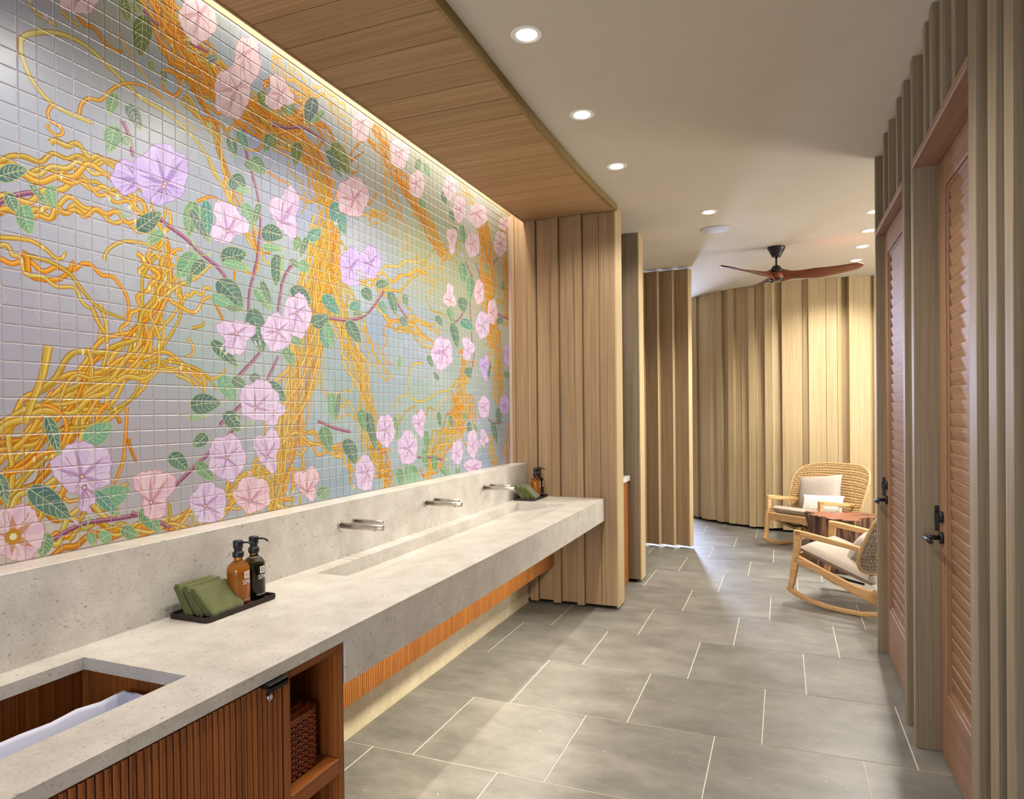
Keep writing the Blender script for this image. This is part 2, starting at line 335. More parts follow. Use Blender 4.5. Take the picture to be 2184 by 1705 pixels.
# mural outlines in wall millimetres (along the wall, height)
FLOWERS=[(1357,2814,1499,2899,1497,2763,1355,2686,1421,2774,'f','t'),(1523,2318,1640,2358,1638,2238,1521,2204,1623,2284,'f','v'),(1603,2398,1835,2482,1831,2268,1599,2202,
1726,2303,'f','v'),(1663,2279,1765,2310,1764,2232,1661,2204,1722,2292,'s','v'),(1909,2302,2121,2363,2117,2171,1906,2124,2007,2206,'s','p'),(2243,2467,2451,2531,2446,2275,
2238,2227,2311,2318,'s','p'),(2877,2349,3079,2394,3075,2209,2873,2173,2980,2277,'f','v'),(2717,2306,2927,2353,2922,2143,2713,2108,2799,2215,'f','v'),(1943,1876,2151,1902,
2148,1735,1941,1720,2048,1816,'s','p'),(2314,2018,2503,2048,2499,1841,2310,1822,2399,1942,'f','p'),(2183,1916,2374,1941,2371,1771,2180,1756,2279,1847,'f','p'),(2171,1573,
2320,1576,2317,1441,2169,1444,2183,1506,'s','p'),(2055,1636,2283,1645,2280,1465,2052,1470,2144,1525,'f','p'),(1898,1429,2091,1422,2087,1232,1894,1251,1987,1332,'f','p'),
(2130,1455,2300,1451,2296,1245,2126,1260,2207,1321,'s','p'),(1319,1426,1519,1417,1516,1250,1316,1274,1412,1314,'f','p'),(1390,1291,1457,1284,1455,1196,1388,1206,1419,1280,
's','p'),(1585,1347,1754,1335,1751,1124,1582,1150,1652,1204,'s','r'),(1809,1256,1990,1238,1987,1078,1807,1106,1880,1161,'f','p'),(2021,1260,2228,1241,2225,1085,2018,1115,
2106,1149,'f','r'),(2371,1279,2557,1265,2554,1096,2368,1119,2456,1146,'s','r'),(1158,1265,1299,1246,1296,1074,1156,1104,1212,1166,'b','r'),(2823,1291,2997,1280,2993,1086,
2819,1107,2927,1193,'f','p'),(3015,1494,3204,1492,3200,1309,3011,1319,3108,1405,'f','p'),(3387,1529,3558,1529,3554,1343,3383,1350,3460,1430,'s','p'),(3226,1401,3449,1394,
3444,1188,3222,1206,3345,1290,'f','p'),(3880,1321,4051,1313,4047,1144,3876,1158,3951,1225,'f','p'),(4111,1384,4292,1379,4287,1172,4106,1184,4196,1252,'f','p'),(4300,1382,
4470,1377,4467,1237,4296,1247,4377,1293,'s','p'),(4055,1184,4358,1163,4355,1073,4053,1100,4170,1109,'f','p'),(4298,1612,4502,1616,4498,1448,4294,1451,4392,1527,'f','p'),
(4678,1623,4884,1626,4880,1472,4674,1474,4795,1534,'f','v'),(4781,2032,4926,2045,4920,1853,4776,1844,4854,1929,'f','v'),(3621,1963,3916,1993,3911,1770,3616,1754,3790,1882,
'f','p'),(4034,2010,4255,2033,4250,1846,4029,1832,4139,1910,'s','p'),(4322,1914,4511,1928,4505,1722,4317,1715,4400,1829,'s','v'),(3788,2317,3973,2349,3968,2167,3784,2142,
3882,2213,'s','r'),(4249,2420,4424,2451,4419,2265,4245,2240,4333,2339,'f','r'),(4471,2320,4662,2349,4656,2151,4465,2129,4561,2226,'f','r'),(4267,2201,4519,2234,4513,2031,
4262,2007,4375,2112,'f','p'),(1798,3028,1975,3131,1971,2907,1794,2819,1886,2976,'f','t'),(2053,2984,2202,3061,2198,2847,2049,2782,2106,2937,'f','t'),(1949,2817,2141,2907,
2137,2689,1945,2612,2066,2784,'f','t'),(2215,2909,2404,2996,2401,2818,2212,2742,2315,2869,'s','t'),(2698,2639,2977,2728,2972,2513,2694,2440,2842,2571,'f','r'),(2827,3007,
2997,3076,2994,2909,2824,2847,2924,2989,'f','t'),(3176,3009,3392,3090,3387,2900,3172,2829,3296,2965,'f','t'),(3382,2893,3575,2956,3571,2786,3378,2730,3466,2846,'f','t'),
(3804,2996,3990,3055,3986,2891,3800,2838,3887,2947,'f','t'),(3939,2917,4137,2975,4132,2780,3935,2730,4041,2847,'f','t'),(4165,2926,4498,3020,4493,2838,4160,2755,4292,2890,
'f','t'),(3842,2703,4003,2744,3998,2533,3837,2499,3912,2621,'s','t'),(4116,2716,4360,2775,4355,2591,4111,2541,4233,2663,'f','t'),(4604,2848,4863,2912,4857,2699,4599,2645,
4737,2777,'f','t'),(4706,2976,4895,3026,4892,2915,4703,2869,4797,2942,'f','t')]
LEAVES=[(1649,2848,1637,2698,1604,2755,1683,2791,'o'),(1575,2861,1599,2790,1569,2811,1605,2840,'o'),(1614,2875,1640,2843,1608,2841,1646,2878,'o'),(1541,2538,1520,2457,
1509,2493,1553,2501,'g'),(1582,2519,1637,2454,1589,2468,1630,2506,'k'),(1539,2432,1518,2337,1497,2379,1561,2390,'g'),(1567,2409,1594,2385,1566,2383,1594,2411,'d'),(1187,
2154,1268,2201,1232,2155,1221,2200,'d'),(1209,2118,1235,2068,1208,2081,1237,2104,'d'),(1251,2096,1273,2019,1238,2044,1285,2071,'b'),(1327,2176,1342,2110,1317,2134,1352,
2152,'b'),(1270,2167,1327,2106,1291,2129,1305,2145,'d'),(1613,2116,1711,2202,1681,2138,1642,2177,'d'),(1716,2133,1648,2077,1669,2118,1694,2092,'b'),(1846,2279,1823,2142,
1800,2205,1870,2216,'g'),(1902,2300,1912,2137,1879,2210,1936,2228,'t'),(1831,2246,1921,2139,1858,2182,1892,2205,'k'),(1849,2089,1768,1985,1772,2051,1844,2021,'b'),(1894,
2072,1824,1999,1839,2046,1879,2024,'d'),(1829,2017,1815,1948,1810,1982,1834,1983,'d'),(1970,2093,2109,2144,2048,2081,2028,2155,'d'),(1984,2082,2131,2083,2050,2065,2061,
2100,'b'),(1955,2010,2082,1918,1978,1933,2058,1998,'d'),(1922,1947,2043,1920,1969,1912,1994,1955,'b'),(1995,1913,2092,1912,2039,1898,2047,1926,'d'),(2033,2429,2106,2396,
2036,2378,2103,2448,'d'),(2059,2387,2137,2396,2092,2377,2102,2407,'b'),(2142,2539,2218,2494,2148,2489,2212,2546,'g'),(2103,2507,2154,2489,2116,2484,2141,2512,'d'),(2019,
2575,2059,2509,2016,2527,2061,2557,'d'),(2073,2623,2122,2557,2074,2574,2121,2606,'t'),(2093,2342,2144,2247,2087,2278,2150,2312,'b'),(2181,2367,2150,2263,2146,2313,2185,
2317,'d'),(2189,2250,2324,2259,2242,2215,2269,2294,'d'),(2196,2190,2326,2207,2256,2181,2263,2216,'b'),(2418,2285,2395,2210,2381,2245,2432,2249,'g'),(2482,2300,2429,2192,
2433,2246,2478,2245,'d'),(2279,2179,2271,2037,2238,2101,2312,2114,'d'),(2320,2189,2300,2085,2300,2136,2320,2138,'b'),(2364,2174,2428,2144,2381,2147,2410,2172,'d'),(2428,
2179,2488,2136,2430,2139,2487,2177,'b'),(2368,2053,2498,1994,2400,1996,2464,2052,'d'),(2153,2017,2238,1933,2168,1959,2223,1992,'b'),(2186,2049,2249,1948,2198,1991,2236,
2008,'d'),(2131,1928,2193,1749,2109,1824,2217,1856,'d'),(1922,1778,2056,1685,1965,1715,2009,1751,'d'),(2366,1836,2437,1801,2383,1803,2420,1835,'g'),(2318,1783,2385,1704,
2325,1732,2378,1756,'g'),(2500,1905,2630,1964,2589,1906,2539,1961,'d'),(2587,1902,2616,1797,2564,1842,2640,1858,'t'),(2590,2055,2718,1973,2619,1993,2687,2037,'t'),(2605,
1926,2659,1809,2598,1858,2667,1878,'b'),(2774,1959,2887,1850,2788,1887,2872,1924,'d'),(2802,2012,2888,2071,2875,2026,2815,2055,'t'),(2818,1997,2940,2009,2876,1991,2880,
2015,'d'),(2914,2139,2984,2080,2909,2091,2990,2130,'d'),(3030,2164,3168,2217,3114,2169,3081,2210,'d'),(3064,2094,3121,2027,3059,2049,3126,2074,'t'),(3162,2165,3221,2035,
3150,2089,3234,2112,'d'),(3314,2174,3348,2096,3301,2127,3361,2143,'d'),(3270,2036,3351,1990,3280,1997,3341,2029,'k'),(3690,2097,3775,2037,3700,2055,3764,2081,'d'),(3861,
2177,3939,2071,3855,2112,3945,2136,'g'),(4047,2268,4094,2168,4001,2202,4142,2235,'d'),(4053,2497,4085,2362,4006,2415,4134,2445,'g'),(4189,2435,4170,2258,4117,2337,4244,
2356,'g'),(4043,2115,4225,2059,4081,2059,4184,2116,'t'),(3905,2079,3982,1916,3891,1988,3997,2009,'d'),(3589,1844,3640,1770,3581,1800,3648,1815,'d'),(3710,1692,3645,1753,
3702,1730,3653,1716,'k'),(4151,1805,4149,1728,4091,1764,4210,1770,'d'),(4665,2155,4749,2229,4765,2188,4651,2196,'d'),(2641,1599,2649,1459,2613,1528,2677,1530,'b'),(2699,
1598,2674,1458,2668,1529,2705,1527,'d'),(2571,1438,2624,1313,2551,1370,2645,1383,'g'),(2747,1374,2826,1240,2735,1299,2838,1316,'d'),(2876,1519,2923,1401,2855,1454,2944,
1465,'g'),(2537,1111,2614,1150,2607,1106,2544,1154,'g'),(2942,1506,3011,1294,2938,1398,3015,1404,'d'),(3194,1479,3220,1334,3181,1406,3234,1408,'g'),(3241,1191,3259,1069,
3211,1132,3290,1128,'g'),(3327,1184,3448,1125,3344,1131,3430,1179,'g'),(3543,1391,3557,1250,3514,1321,3588,1320,'g'),(3706,1503,3728,1398,3689,1449,3745,1451,'d'),(1820,
1532,1965,1543,1894,1499,1887,1575,'d'),(1811,1489,1899,1493,1855,1481,1854,1502,'b'),(1962,1648,2036,1549,1964,1583,2034,1616,'b'),(2018,1638,2097,1607,2043,1605,2071,
1641,'d'),(2121,1661,2175,1617,2126,1625,2170,1654,'k'),(2210,1632,2325,1551,2236,1571,2298,1614,'d'),(1983,1511,2056,1429,1988,1454,2051,1487,'d'),(1893,1426,1830,1382,
1841,1422,1882,1385,'d'),(1729,1364,1808,1299,1745,1313,1791,1352,'d'),(1846,1323,1925,1252,1863,1273,1907,1303,'g'),(1421,1417,1515,1474,1486,1417,1449,1472,'b'),(1309,
1500,1343,1383,1308,1437,1344,1447,'d'),(1254,1296,1376,1189,1293,1218,1334,1271,'d'),(1460,1220,1575,1260,1533,1207,1500,1272,'b'),(1452,1265,1536,1174,1479,1209,1508,
1232,'t'),(1608,1185,1688,1096,1625,1127,1671,1156,'g'),(1539,1134,1603,1100,1562,1099,1580,1136,'g'),(1429,1138,1449,1096,1424,1112,1454,1122,'g'),(1468,1111,1505,1125,
1498,1096,1474,1139,'b'),(1304,1162,1287,1093,1272,1137,1319,1118,'g'),(1175,1346,1198,1255,1171,1297,1203,1304,'d'),(2537,2950,2485,2808,2464,2867,2559,2890,'k'),(2608,
2917,2511,2814,2542,2868,2576,2861,'g'),(2190,2828,2254,2768,2195,2777,2248,2820,'o'),(2383,2862,2370,2795,2353,2821,2401,2836,'g'),(2246,2675,2214,2580,2204,2622,2257,
2632,'d'),(2269,2684,2270,2599,2251,2635,2288,2649,'o'),(2426,2704,2409,2592,2381,2638,2455,2659,'o'),(2680,2797,2813,2685,2695,2709,2796,2776,'o'),(2629,2745,2747,2646,
2661,2679,2713,2714,'d'),(2674,2511,2768,2377,2665,2418,2777,2473,'t'),(2488,2285,2586,2360,2564,2307,2509,2336,'t'),(3503,3001,3473,2912,3458,2949,3518,2964,'d'),(3570,
2996,3626,2930,3568,2949,3629,2978,'g'),(3808,2905,3832,2811,3782,2845,3859,2871,'d'),(3903,2800,3955,2744,3894,2758,3964,2787,'d'),(4066,2751,4099,2623,4040,2675,4126,
2700,'g'),(3941,2710,4000,2632,3925,2654,4017,2689,'o'),(4240,2639,4348,2600,4258,2601,4328,2638,'d'),(3525,2773,3563,2714,3511,2730,3577,2757,'g'),(3734,1157,3867,1080,
3763,1106,3838,1132,'g'),(3949,1133,4008,1004,3938,1069,4019,1069,'g'),(3384,1153,3376,1056,3333,1110,3428,1099,'b'),(3333,1211,3346,1086,3303,1151,3376,1146,'b'),(3518,
1280,3555,1149,3497,1215,3576,1215,'g'),(3639,1239,3654,1123,3611,1183,3683,1180,'g'),(4141,1431,4168,1334,4118,1381,4192,1384,'d'),(4540,1430,4623,1254,4530,1340,4633,
1345,'d'),(4648,1527,4662,1379,4602,1453,4709,1453,'d'),(4783,2428,4766,2497,4812,2470,4737,2455,'d'),(4452,2578,4483,2482,4435,2522,4501,2538,'g'),(4492,1869,4463,1724,
4440,1795,4515,1797,'d'),(4803,1817,4859,1739,4785,1771,4878,1785,'d'),(3270,1815,3224,1721,3228,1769,3266,1766,'g'),(1673,2703,1691,2663,1672,2675,1693,2691,'o'),(1832,
2922,1874,2901,1833,2889,1873,2935,'o'),(1916,2818,1984,2869,1956,2831,1943,2855,'k'),(4070,1495,4097,1432,4052,1461,4116,1466,'g'),(4231,1413,4260,1347,4212,1378,4280,
1382,'g'),(3864,1481,3888,1390,3847,1435,3906,1437,'d'),(1725,2695,1732,2650,1716,2665,1742,2680,'k'),(2321,2842,2355,2795,2319,2805,2357,2832,'o')]
STEMS=[[2101,2637,2116,2540,2143,2474,2166,2414,2181,2352,2187,2276,2175,2197,2163,2127,2141,2056,2119,1987,2112,1905],[2385,2156,2342,2113,2311,2057,2293,1984,2283,1939],
[1568,2458,1589,2417,1602,2360],[1674,2195,1711,2172,1759,2152,1818,2129,1881,2092,1947,2064,1997,2027],[2194,1771,2134,1715,2083,1674,2033,1631],[2282,1744,2227,1662,
2185,1602,2080,1544,1959,1463],[2613,1948,2782,1958,2927,2002,3041,2091,3101,2150],[1180,2076,1216,2107,1254,2129,1293,2145],[1320,1138,1373,1159,1432,1171,1543,1168,1666,
1174],[1577,1179,1683,1131,1721,1109],[1666,1190,1783,1274,1868,1332,2005,1425,2054,1488],[2534,1465,2659,1429,2782,1407],[1651,2865,1676,2850,1705,2843],[1835,2851,1873,
2853,1921,2856],[2261,2716,2348,2738,2440,2774,2511,2784,2605,2772],[4118,2520,4168,2472,4227,2429],[4276,2542,4321,2502,4344,2456],[4178,2292,4189,2139,4214,1948],[4080,
2169,4015,2117,3918,2072],[4252,1935,4211,1818,4179,1736],[4632,2236,4787,2227,4911,2213],[3440,1241,3523,1227,3639,1222,3760,1196],[4456,1449,4583,1412,4718,1420],[4707,
2682,4643,2633,4589,2595],[3228,2124,3276,2079,3342,2039]]
BUNDLES=[([1110,1228,1205,1356,1295,1463,1408,1553,1534,1645,1639,1753,1706,1897,1737,2032],30,110,45,13,'y'),([1112,1351,1231,1446,1337,1511,1469,1583,1619,1634,1750,
1657,1894,1612],10,70,25,13,'y'),([1132,1199,1253,1272,1377,1398,1468,1495],12,80,50,13,'o'),([1147,2183,1269,2251,1363,2274,1450,2281,1545,2295,1648,2274],7,28,24,12,
'y'),([1146,2120,1267,2171,1405,2214,1512,2225,1611,2193,1682,2149],10,40,30,12,'y'),([1145,2076,1266,2111,1361,2144,1463,2152,1576,2153,1682,2133],7,28,25,11,'y'),([1144,
1988,1227,1982,1290,1936,1385,1877,1481,1822],5,30,30,12,'y'),([1143,1913,1238,1919,1343,1912,1460,1950,1556,1920],3,16,12,11,'o'),([1678,2975,1733,2893,1800,2830,1915,
2801,2053,2747,2206,2726,2377,2713,2518,2648,2600,2534],42,75,60,11,'o'),([1733,2910,1760,2810,1829,2743,1936,2723,2052,2682],16,45,45,11,'o'),([2601,2600,2640,2413,2647,
2259,2592,2116,2537,1935],26,60,60,10,'y'),([1817,2654,1890,2599,1944,2533,2000,2427,2058,2336,2144,2209,2196,2163],12,30,40,11,'y'),([2208,2823,2320,2811,2472,2811,2605,
2798,2656,2684],16,50,60,10,'o'),([2445,3008,2541,2988,2716,2975,2810,2944],5,30,40,9,'t'),([2266,2986,2443,2946,2506,2867,2472,2769],14,60,50,10,'t'),([2597,2402,2569,
2199,2515,2018,2469,1842,2425,1671,2360,1505,2306,1344,2265,1168,2229,1035],44,75,95,11,'y'),([2628,2211,2716,2047,2788,1873,2876,1716,2942,1526,2981,1330],26,55,70,10,
'y'),([2736,2142,2889,1954,2969,1794,3123,1673],6,35,20,9,'y'),([2515,1675,2615,1570,2742,1503,2878,1442],6,40,50,10,'y'),([2208,1350,2352,1403,2543,1396,2757,1319,2833,
1197],12,60,70,11,'y'),([2854,2186,3021,2192,3158,2216,3411,2328,3607,2351],9,60,50,9,'y'),([3019,2093,3201,2017,3403,1974,3655,1915],11,60,40,9,'y'),([3227,2072,3353,
2076,3513,2028,3688,2019],6,30,40,8,'y'),([3017,3001,3151,2926,3293,2819,3447,2731,3613,2636,3792,2489],22,70,40,9,'o'),([3104,2884,3171,2780,3265,2653,3389,2526],6,50,50,
8,'o'),([3702,2601,3793,2534,3889,2510,3993,2609],6,30,30,8,'y'),([4003,3013,4180,2956,4332,2917],8,45,45,8,'t'),([4411,2871,4471,2649,4499,2450,4528,2249,4574,2048],42,
95,100,9,'o'),([4760,2962,4829,2726,4842,2510,4862,2222],18,60,50,9,'o'),([4559,2150,4641,1914,4689,1704,4667,1562],26,85,75,9,'y'),([4521,2317,4745,2422,4890,2519],8,50,
50,8,'y'),([4045,1918,4079,1842,4019,1713,3967,1588,3929,1435],14,60,60,9,'y'),([3865,1526,4035,1495,4219,1527],22,80,100,8,'o'),([4034,1464,3828,1347,3639,1225,3536,
1091],22,90,50,9,'y'),([1759,1044,1908,1139,2074,1209,2206,1272],18,60,60,12,'y'),([1317,1116,1446,1117,1610,1103,1801,1107],9,26,30,13,'o'),([1252,1192,1332,1207,1448,
1234,1496,1257],8,50,60,13,'y'),([1671,2051,1688,1958,1668,1843,1621,1728],9,50,60,12,'y'),([1718,2061,1746,1968,1804,1911,1923,1964],5,30,30,11,'y'),([2959,1331,3045,
1227,3110,1108],20,50,55,10,'y'),([4494,1322,4575,1110,4617,1037],10,45,45,9,'y'),([3239,1526,3212,1422,3163,1372],4,20,20,9,'o'),([4840,1418,4824,1200,4849,1052],8,40,40,
8,'o'),([2286,1066,2259,1149,2349,1240],8,60,60,11,'y'),([2665,2263,2776,2241,2978,2209,3205,2159],10,50,50,9,'y'),([2900,2480,3029,2538,3165,2536],5,35,30,9,'y'),([4150,
1767,4074,1653,4036,1558],5,30,30,8,'y')]
TENDRILS=[([1250,2556,1271,2585,1320,2618,1383,2640,1456,2638,1542,2603,1635,2563,1727,2553,1815,2527,1909,2468,1987,2369],12,'l'),([1253,2563,1255,2523,1272,2478,1295,
2448,1337,2419,1393,2410,1460,2410],11,'l'),([1420,2418,1429,2455,1453,2482,1492,2494,1533,2546,1583,2587,1654,2607,1714,2597],8,'y'),([1340,2417,1326,2387,1334,2365,1361,
2360,1369,2343,1347,2329,1323,2342,1328,2350],7,'y'),([1272,2690,1294,2663,1325,2656,1355,2657],8,'y'),([1370,2705,1395,2696,1422,2690],8,'y'),([1420,2721,1442,2704,1472,
2709,1511,2682,1543,2675,1568,2684],9,'o'),([1548,2739,1594,2695,1637,2654,1718,2603,1786,2574,1868,2539],4,'t'),([1495,1989,1502,2015,1525,2042,1566,2066,1627,2076,1681,
2069,1728,2050],8,'y'),([3530,1786,3452,1787,3388,1767,3349,1706,3358,1612,3404,1575,3486,1562,3618,1589,3709,1625,3835,1637,3950,1695,4039,1689,4074,1637,4087,1590],10,
'l'),([3290,2007,3211,2008,3144,1984,3097,1941,3114,1910,3128,1886,3094,1848,3098,1815,3130,1775,3181,1763],6,'o'),([3557,2201,3596,2151,3654,2119,3752,2120,3827,2100],6,
'y'),([1318,1706,1309,1661,1295,1606,1273,1551,1250,1485],20,'y'),([1451,1837,1470,1796,1497,1754,1500,1710,1483,1643],10,'y'),([1479,1851,1498,1792,1500,1733],10,'y'),
([1436,1712,1448,1662,1439,1604],10,'y'),([1348,1545,1373,1602,1402,1624,1447,1617,1452,1648],9,'y'),([1697,1895,1775,1957,1858,2002,1936,2072],10,'y'),([1566,1525,1561,
1433,1549,1350,1520,1284],9,'o'),([1571,1423,1577,1394,1597,1346],8,'o'),([1264,1957,1330,1950,1385,1926,1429,1877,1481,1834,1562,1814],9,'y'),([1185,1991,1265,2001,1310,
1987,1341,1966,1361,1970,1372,1987],9,'y'),([2063,2646,2126,2637,2205,2629,2177,2580,2099,2556],8,'o'),([1890,2599,1980,2608,2026,2563,2049,2516],9,'o'),([1719,2668,1729,
2697,1778,2703,1797,2662,1767,2624,1728,2632,1719,2668],10,'o'),([2360,2594,2380,2550,2435,2537,2460,2492,2482,2467,2448,2395],7,'y'),([2344,2508,2388,2481,2465,2456,2524,
2468,2559,2511,2532,2546,2527,2598],8,'y'),([2230,2511,2285,2500,2337,2496],7,'o'),([2470,2663,2493,2566,2498,2493],9,'o'),([2644,2967,2715,2918,2790,2902,2821,2921],8,
't'),([2767,2698,2819,2785,2867,2844,2930,2896],8,'o'),([2818,2750,2866,2790,2929,2835],7,'o'),([2825,2694,2865,2719,2886,2754],7,'o'),([2769,2790,2781,2841,2797,2886],7,
't'),([2965,2570,3009,2619,3054,2664],8,'o'),([2963,2497,3029,2538,3110,2534,3156,2552],8,'y'),([2984,2478,3050,2507,3095,2480],8,'y'),([3212,2470,3237,2542,3228,2565,
3264,2627],6,'y'),([3521,2363,3609,2451,3700,2519,3826,2571,3992,2587],7,'y'),([3467,2421,3440,2401,3495,2418],6,'y'),([3494,2385,3576,2289,3726,2330,3634,2265],6,'y'),
([3760,2483,3790,2400,3852,2322],8,'y'),([3997,2764,4066,2719,4137,2705],6,'o'),([3190,1526,3240,1578,3291,1592,3342,1612],8,'l'),([3187,1371,3262,1460,3340,1513,3430,
1537],8,'y'),([3435,1504,3546,1484,3587,1526,3646,1515],7,'o'),([3644,1460,3706,1526,3802,1586,3900,1618],5,'t'),([4433,1239,4533,1165,4575,1117,4637,1123],7,'y'),([4449,
1221,4515,1132,4601,1108],5,'o'),([4668,1262,4712,1206,4747,1150],6,'o'),([3101,1727,3137,1691,3091,1672],6,'y'),([3014,1871,3080,1802,3124,1729,3194,1676],7,'y'),([1863,
2280,1929,2317,1974,2312],8,'o'),([2053,2096,2040,2020,2088,1954],6,'o'),([1933,1931,1966,1882,1984,1849],8,'o'),([1834,1814,1876,1827,1887,1841],8,'y'),([1812,1778,1837,
1746,1832,1720,1801,1706],8,'y'),([1712,1687,1811,1677,1895,1647,1938,1596],9,'y'),([1760,1641,1810,1626,1834,1601],9,'l'),([4151,1831,4242,1853,4304,1824],6,'o'),([4421,
1723,4506,1750,4591,1719],6,'y'),([3383,1134,3343,1204,3386,1242],6,'o'),([3679,1150,3717,1190,3778,1141],6,'y'),([4031,1355,4065,1291,4137,1271],6,'o')]
GROUND=[(1271,2418,172,180,200),(1387,2018,176,180,198),(1261,1751,172,170,186),(1671,1509,172,172,182),(1238,1115,206,192,178),(1639,2796,164,166,146),(2317,2670,150,166,
204),(2433,2401,150,166,206),(3266,2706,172,172,158),(3527,2615,170,176,132),(3016,1945,150,168,190),(3243,1709,152,168,186),(3502,1554,160,182,172),(3823,2451,162,168,
140),(2607,1151,150,168,184),(2201,2434,158,168,192),(1828,2659,176,184,184),(4530,1079,146,164,186),(2872,3039,196,196,186),(4178,2875,196,196,190),(1224,2579,172,176,
190),(1488,1776,178,176,190),(1852,1679,160,176,180),(1615,1384,176,172,180),(2364,2036,156,178,178),(4660,2619,170,160,110),(2760,1457,150,176,176)]
def paint_mural():
    """flat print of morning glories, leaves and golden vines, drawn from outlines in wall millimetres"""
    R = random.Random(11); Y0, Z0, W, H = 740, 1060, 4220, 2010
    img = np.zeros((H, W, 3), np.float32)
    # ground: soft patches between colour anchors
    s = 20; gy, gx = np.mgrid[0:H//s+2, 0:W//s+2].astype(np.float32)*s
    num = 0; den = 0
    for y, z, r, g, b in GROUND:
        wt = 1/(((gx-(y-Y0))/1.4)**2+(gy-(z-Z0))**2+9000)**1.5
        num = num+wt[..., None]*np.array([r, g, b], np.float32); den = den+wt[..., None]
    low = num/den
    iy = np.arange(H)/s; ix = np.arange(W)/s; y0 = iy.astype(int); x0 = ix.astype(int); fy = (iy-y0)[:, None, None]; fx = (ix-x0)[None, :, None]
    img[:] = (low[y0][:, x0]*(1-fy)+low[y0+1][:, x0]*fy)*(1-fx)+(low[y0][:, x0+1]*(1-fy)+low[y0+1][:, x0+1]*fy)*fx
    def fill(P, col, alpha=1.0):
        P = np.asarray(P, np.float64)-(Y0, Z0)
        xa, ya = np.floor(P.min(0)).astype(int); xb, yb = np.ceil(P.max(0)).astype(int)+1
        xa = max(xa, 0); ya = max(ya, 0); xb = min(xb, W); yb = min(yb, H)
        if xb <= xa or yb <= ya: return
        A = P; B = np.roll(P, -1, 0); up = A[:, 1] < B[:, 1]
        lo = np.where(up[:, None], A, B); hi = np.where(up[:, None], B, A); sg = np.where(up, 1, -1)
        r0 = np.clip(np.ceil(lo[:, 1]-0.5), ya, yb).astype(int); r1 = np.clip(np.ceil(hi[:, 1]-0.5), ya, yb).astype(int); cnt = r1-r0
        k = cnt > 0
        if not k.any(): return
        idx = np.repeat(np.nonzero(k)[0], cnt[k]); st = np.repeat(np.cumsum(cnt[k])-cnt[k], cnt[k]); row = r0[idx]+np.arange(len(idx))-st
        x = lo[idx, 0]+(hi[idx, 0]-lo[idx, 0])*((row+0.5-lo[idx, 1])/(hi[idx, 1]-lo[idx, 1]))
        col_ = np.clip(np.ceil(x-0.5), xa, xb).astype(int)-xa
        buf = np.zeros((yb-ya, xb-xa+1), np.int16); np.add.at(buf, (row-ya, col_), sg[idx])
        m = np.cumsum(buf, 1)[:, :-1] != 0; v = img[ya:yb, xa:xb]
        v[m] = col if alpha >= 1 else v[m]*(1-alpha)+np.asarray(col, np.float32)*alpha
    def smooth(pts, n=8):
        P = np.array(pts, float).reshape(-1, 2)
        if len(P) < 3: return np.linspace(P[0], P[-1], n)
        E = np.vstack([2*P[0]-P[1], P, 2*P[-1]-P[-2]]); out = []
        for i in range(len(P)-1):
            a, b, c, d = E[i:i+4]
            for t in np.arange(n)/n: out.append(0.5*(2*b+(c-a)*t+(2*a-5*b+4*c-d)*t*t+(3*b-3*c+d-a)*t**3))
        out.append(P[-1]); return np.array(out)
    def stroke(Q, w, col, alpha=1.0, shift=0.0, taper=0.0):
        T = np.gradient(Q, axis=0); T /= np.linalg.norm(T, axis=1)[:, None]+1e-9; Nn = np.stack([-T[:, 1], T[:, 0]], 1)
        ww = np.full(len(Q), w/2.0)
        if taper: ww *= 1-taper*np.linspace(0, 1, len(Q))**2
        C_ = Q+Nn*shift; a = [C_[-1]+(math.cos(q)*Nn[-1]+math.sin(q)*T[-1])*ww[-1] for q in (0.5, 1.1, 1.6, 2.1, 2.7)]
        fill(np.vstack([C_+Nn*ww[:, None], a, (C_-Nn*ww[:, None])[::-1]]), col, alpha)
    VC = {'y': [((172, 116, 36), (208, 172, 66), (224, 198, 104)), ((156, 112, 34), (192, 158, 54), (212, 188, 92)), ((176, 106, 26), (214, 162, 48), (230, 196, 104)), ((168, 112, 40), (204, 178, 84), (222, 206, 130))],
          'o': [((178, 92, 14), (214, 140, 24), (230, 174, 62)), ((190, 100, 18), (222, 150, 40), (236, 186, 86)), ((160, 86, 14), (196, 124, 20), (220, 164, 60))],
          't': [((206, 142, 60), (228, 184, 98), (240, 212, 146)), ((200, 132, 44), (222, 170, 76), (238, 204, 130))],
          'l': [((166, 112, 44), (198, 190, 92), (214, 208, 126))]}
    def vine(Q, w, k):
        e, f, h = R.choice(VC[k]); stroke(Q, w+5.0, e, taper=0.3); stroke(Q, w, f, taper=0.3); stroke(Q, w*0.34, h, shift=w*0.17, taper=0.3)
        if R.random() < 0.5:
            for _ in range(2):
                i = R.randrange(len(Q)); t = R.random()*6.28; c = Q[i]; a = np.linspace(0, 6.28, 10)[:-1]
                fill(np.stack([c[0]+w*0.3*np.cos(a), c[1]+w*0.75*np.sin(a)], 1), (232, 222, 170))
    # pale ghosts of leaves and blossoms in the ground
    for _ in range(70):
        c = np.array([R.uniform(900, 4900), R.uniform(1100, 3000)]); r = R.uniform(120, 330); ph = R.random()*6; a = np.linspace(0, 2*PI, 60)[:-1]
        rr = r*(0.8+0.12*np.sin(5*a+ph)+0.06*np.sin(11*a)); P = np.stack([c[0]+rr*np.cos(a), c[1]+rr*0.9*np.sin(a)], 1)
        col = R.choice([(196, 200, 212), (170, 190, 186), (150, 166, 198), (186, 190, 196)]); fill(P, col, 0.22)
        stroke(np.vstack([P, P[:2]]), 2.2, (210, 214, 222), 0.35)
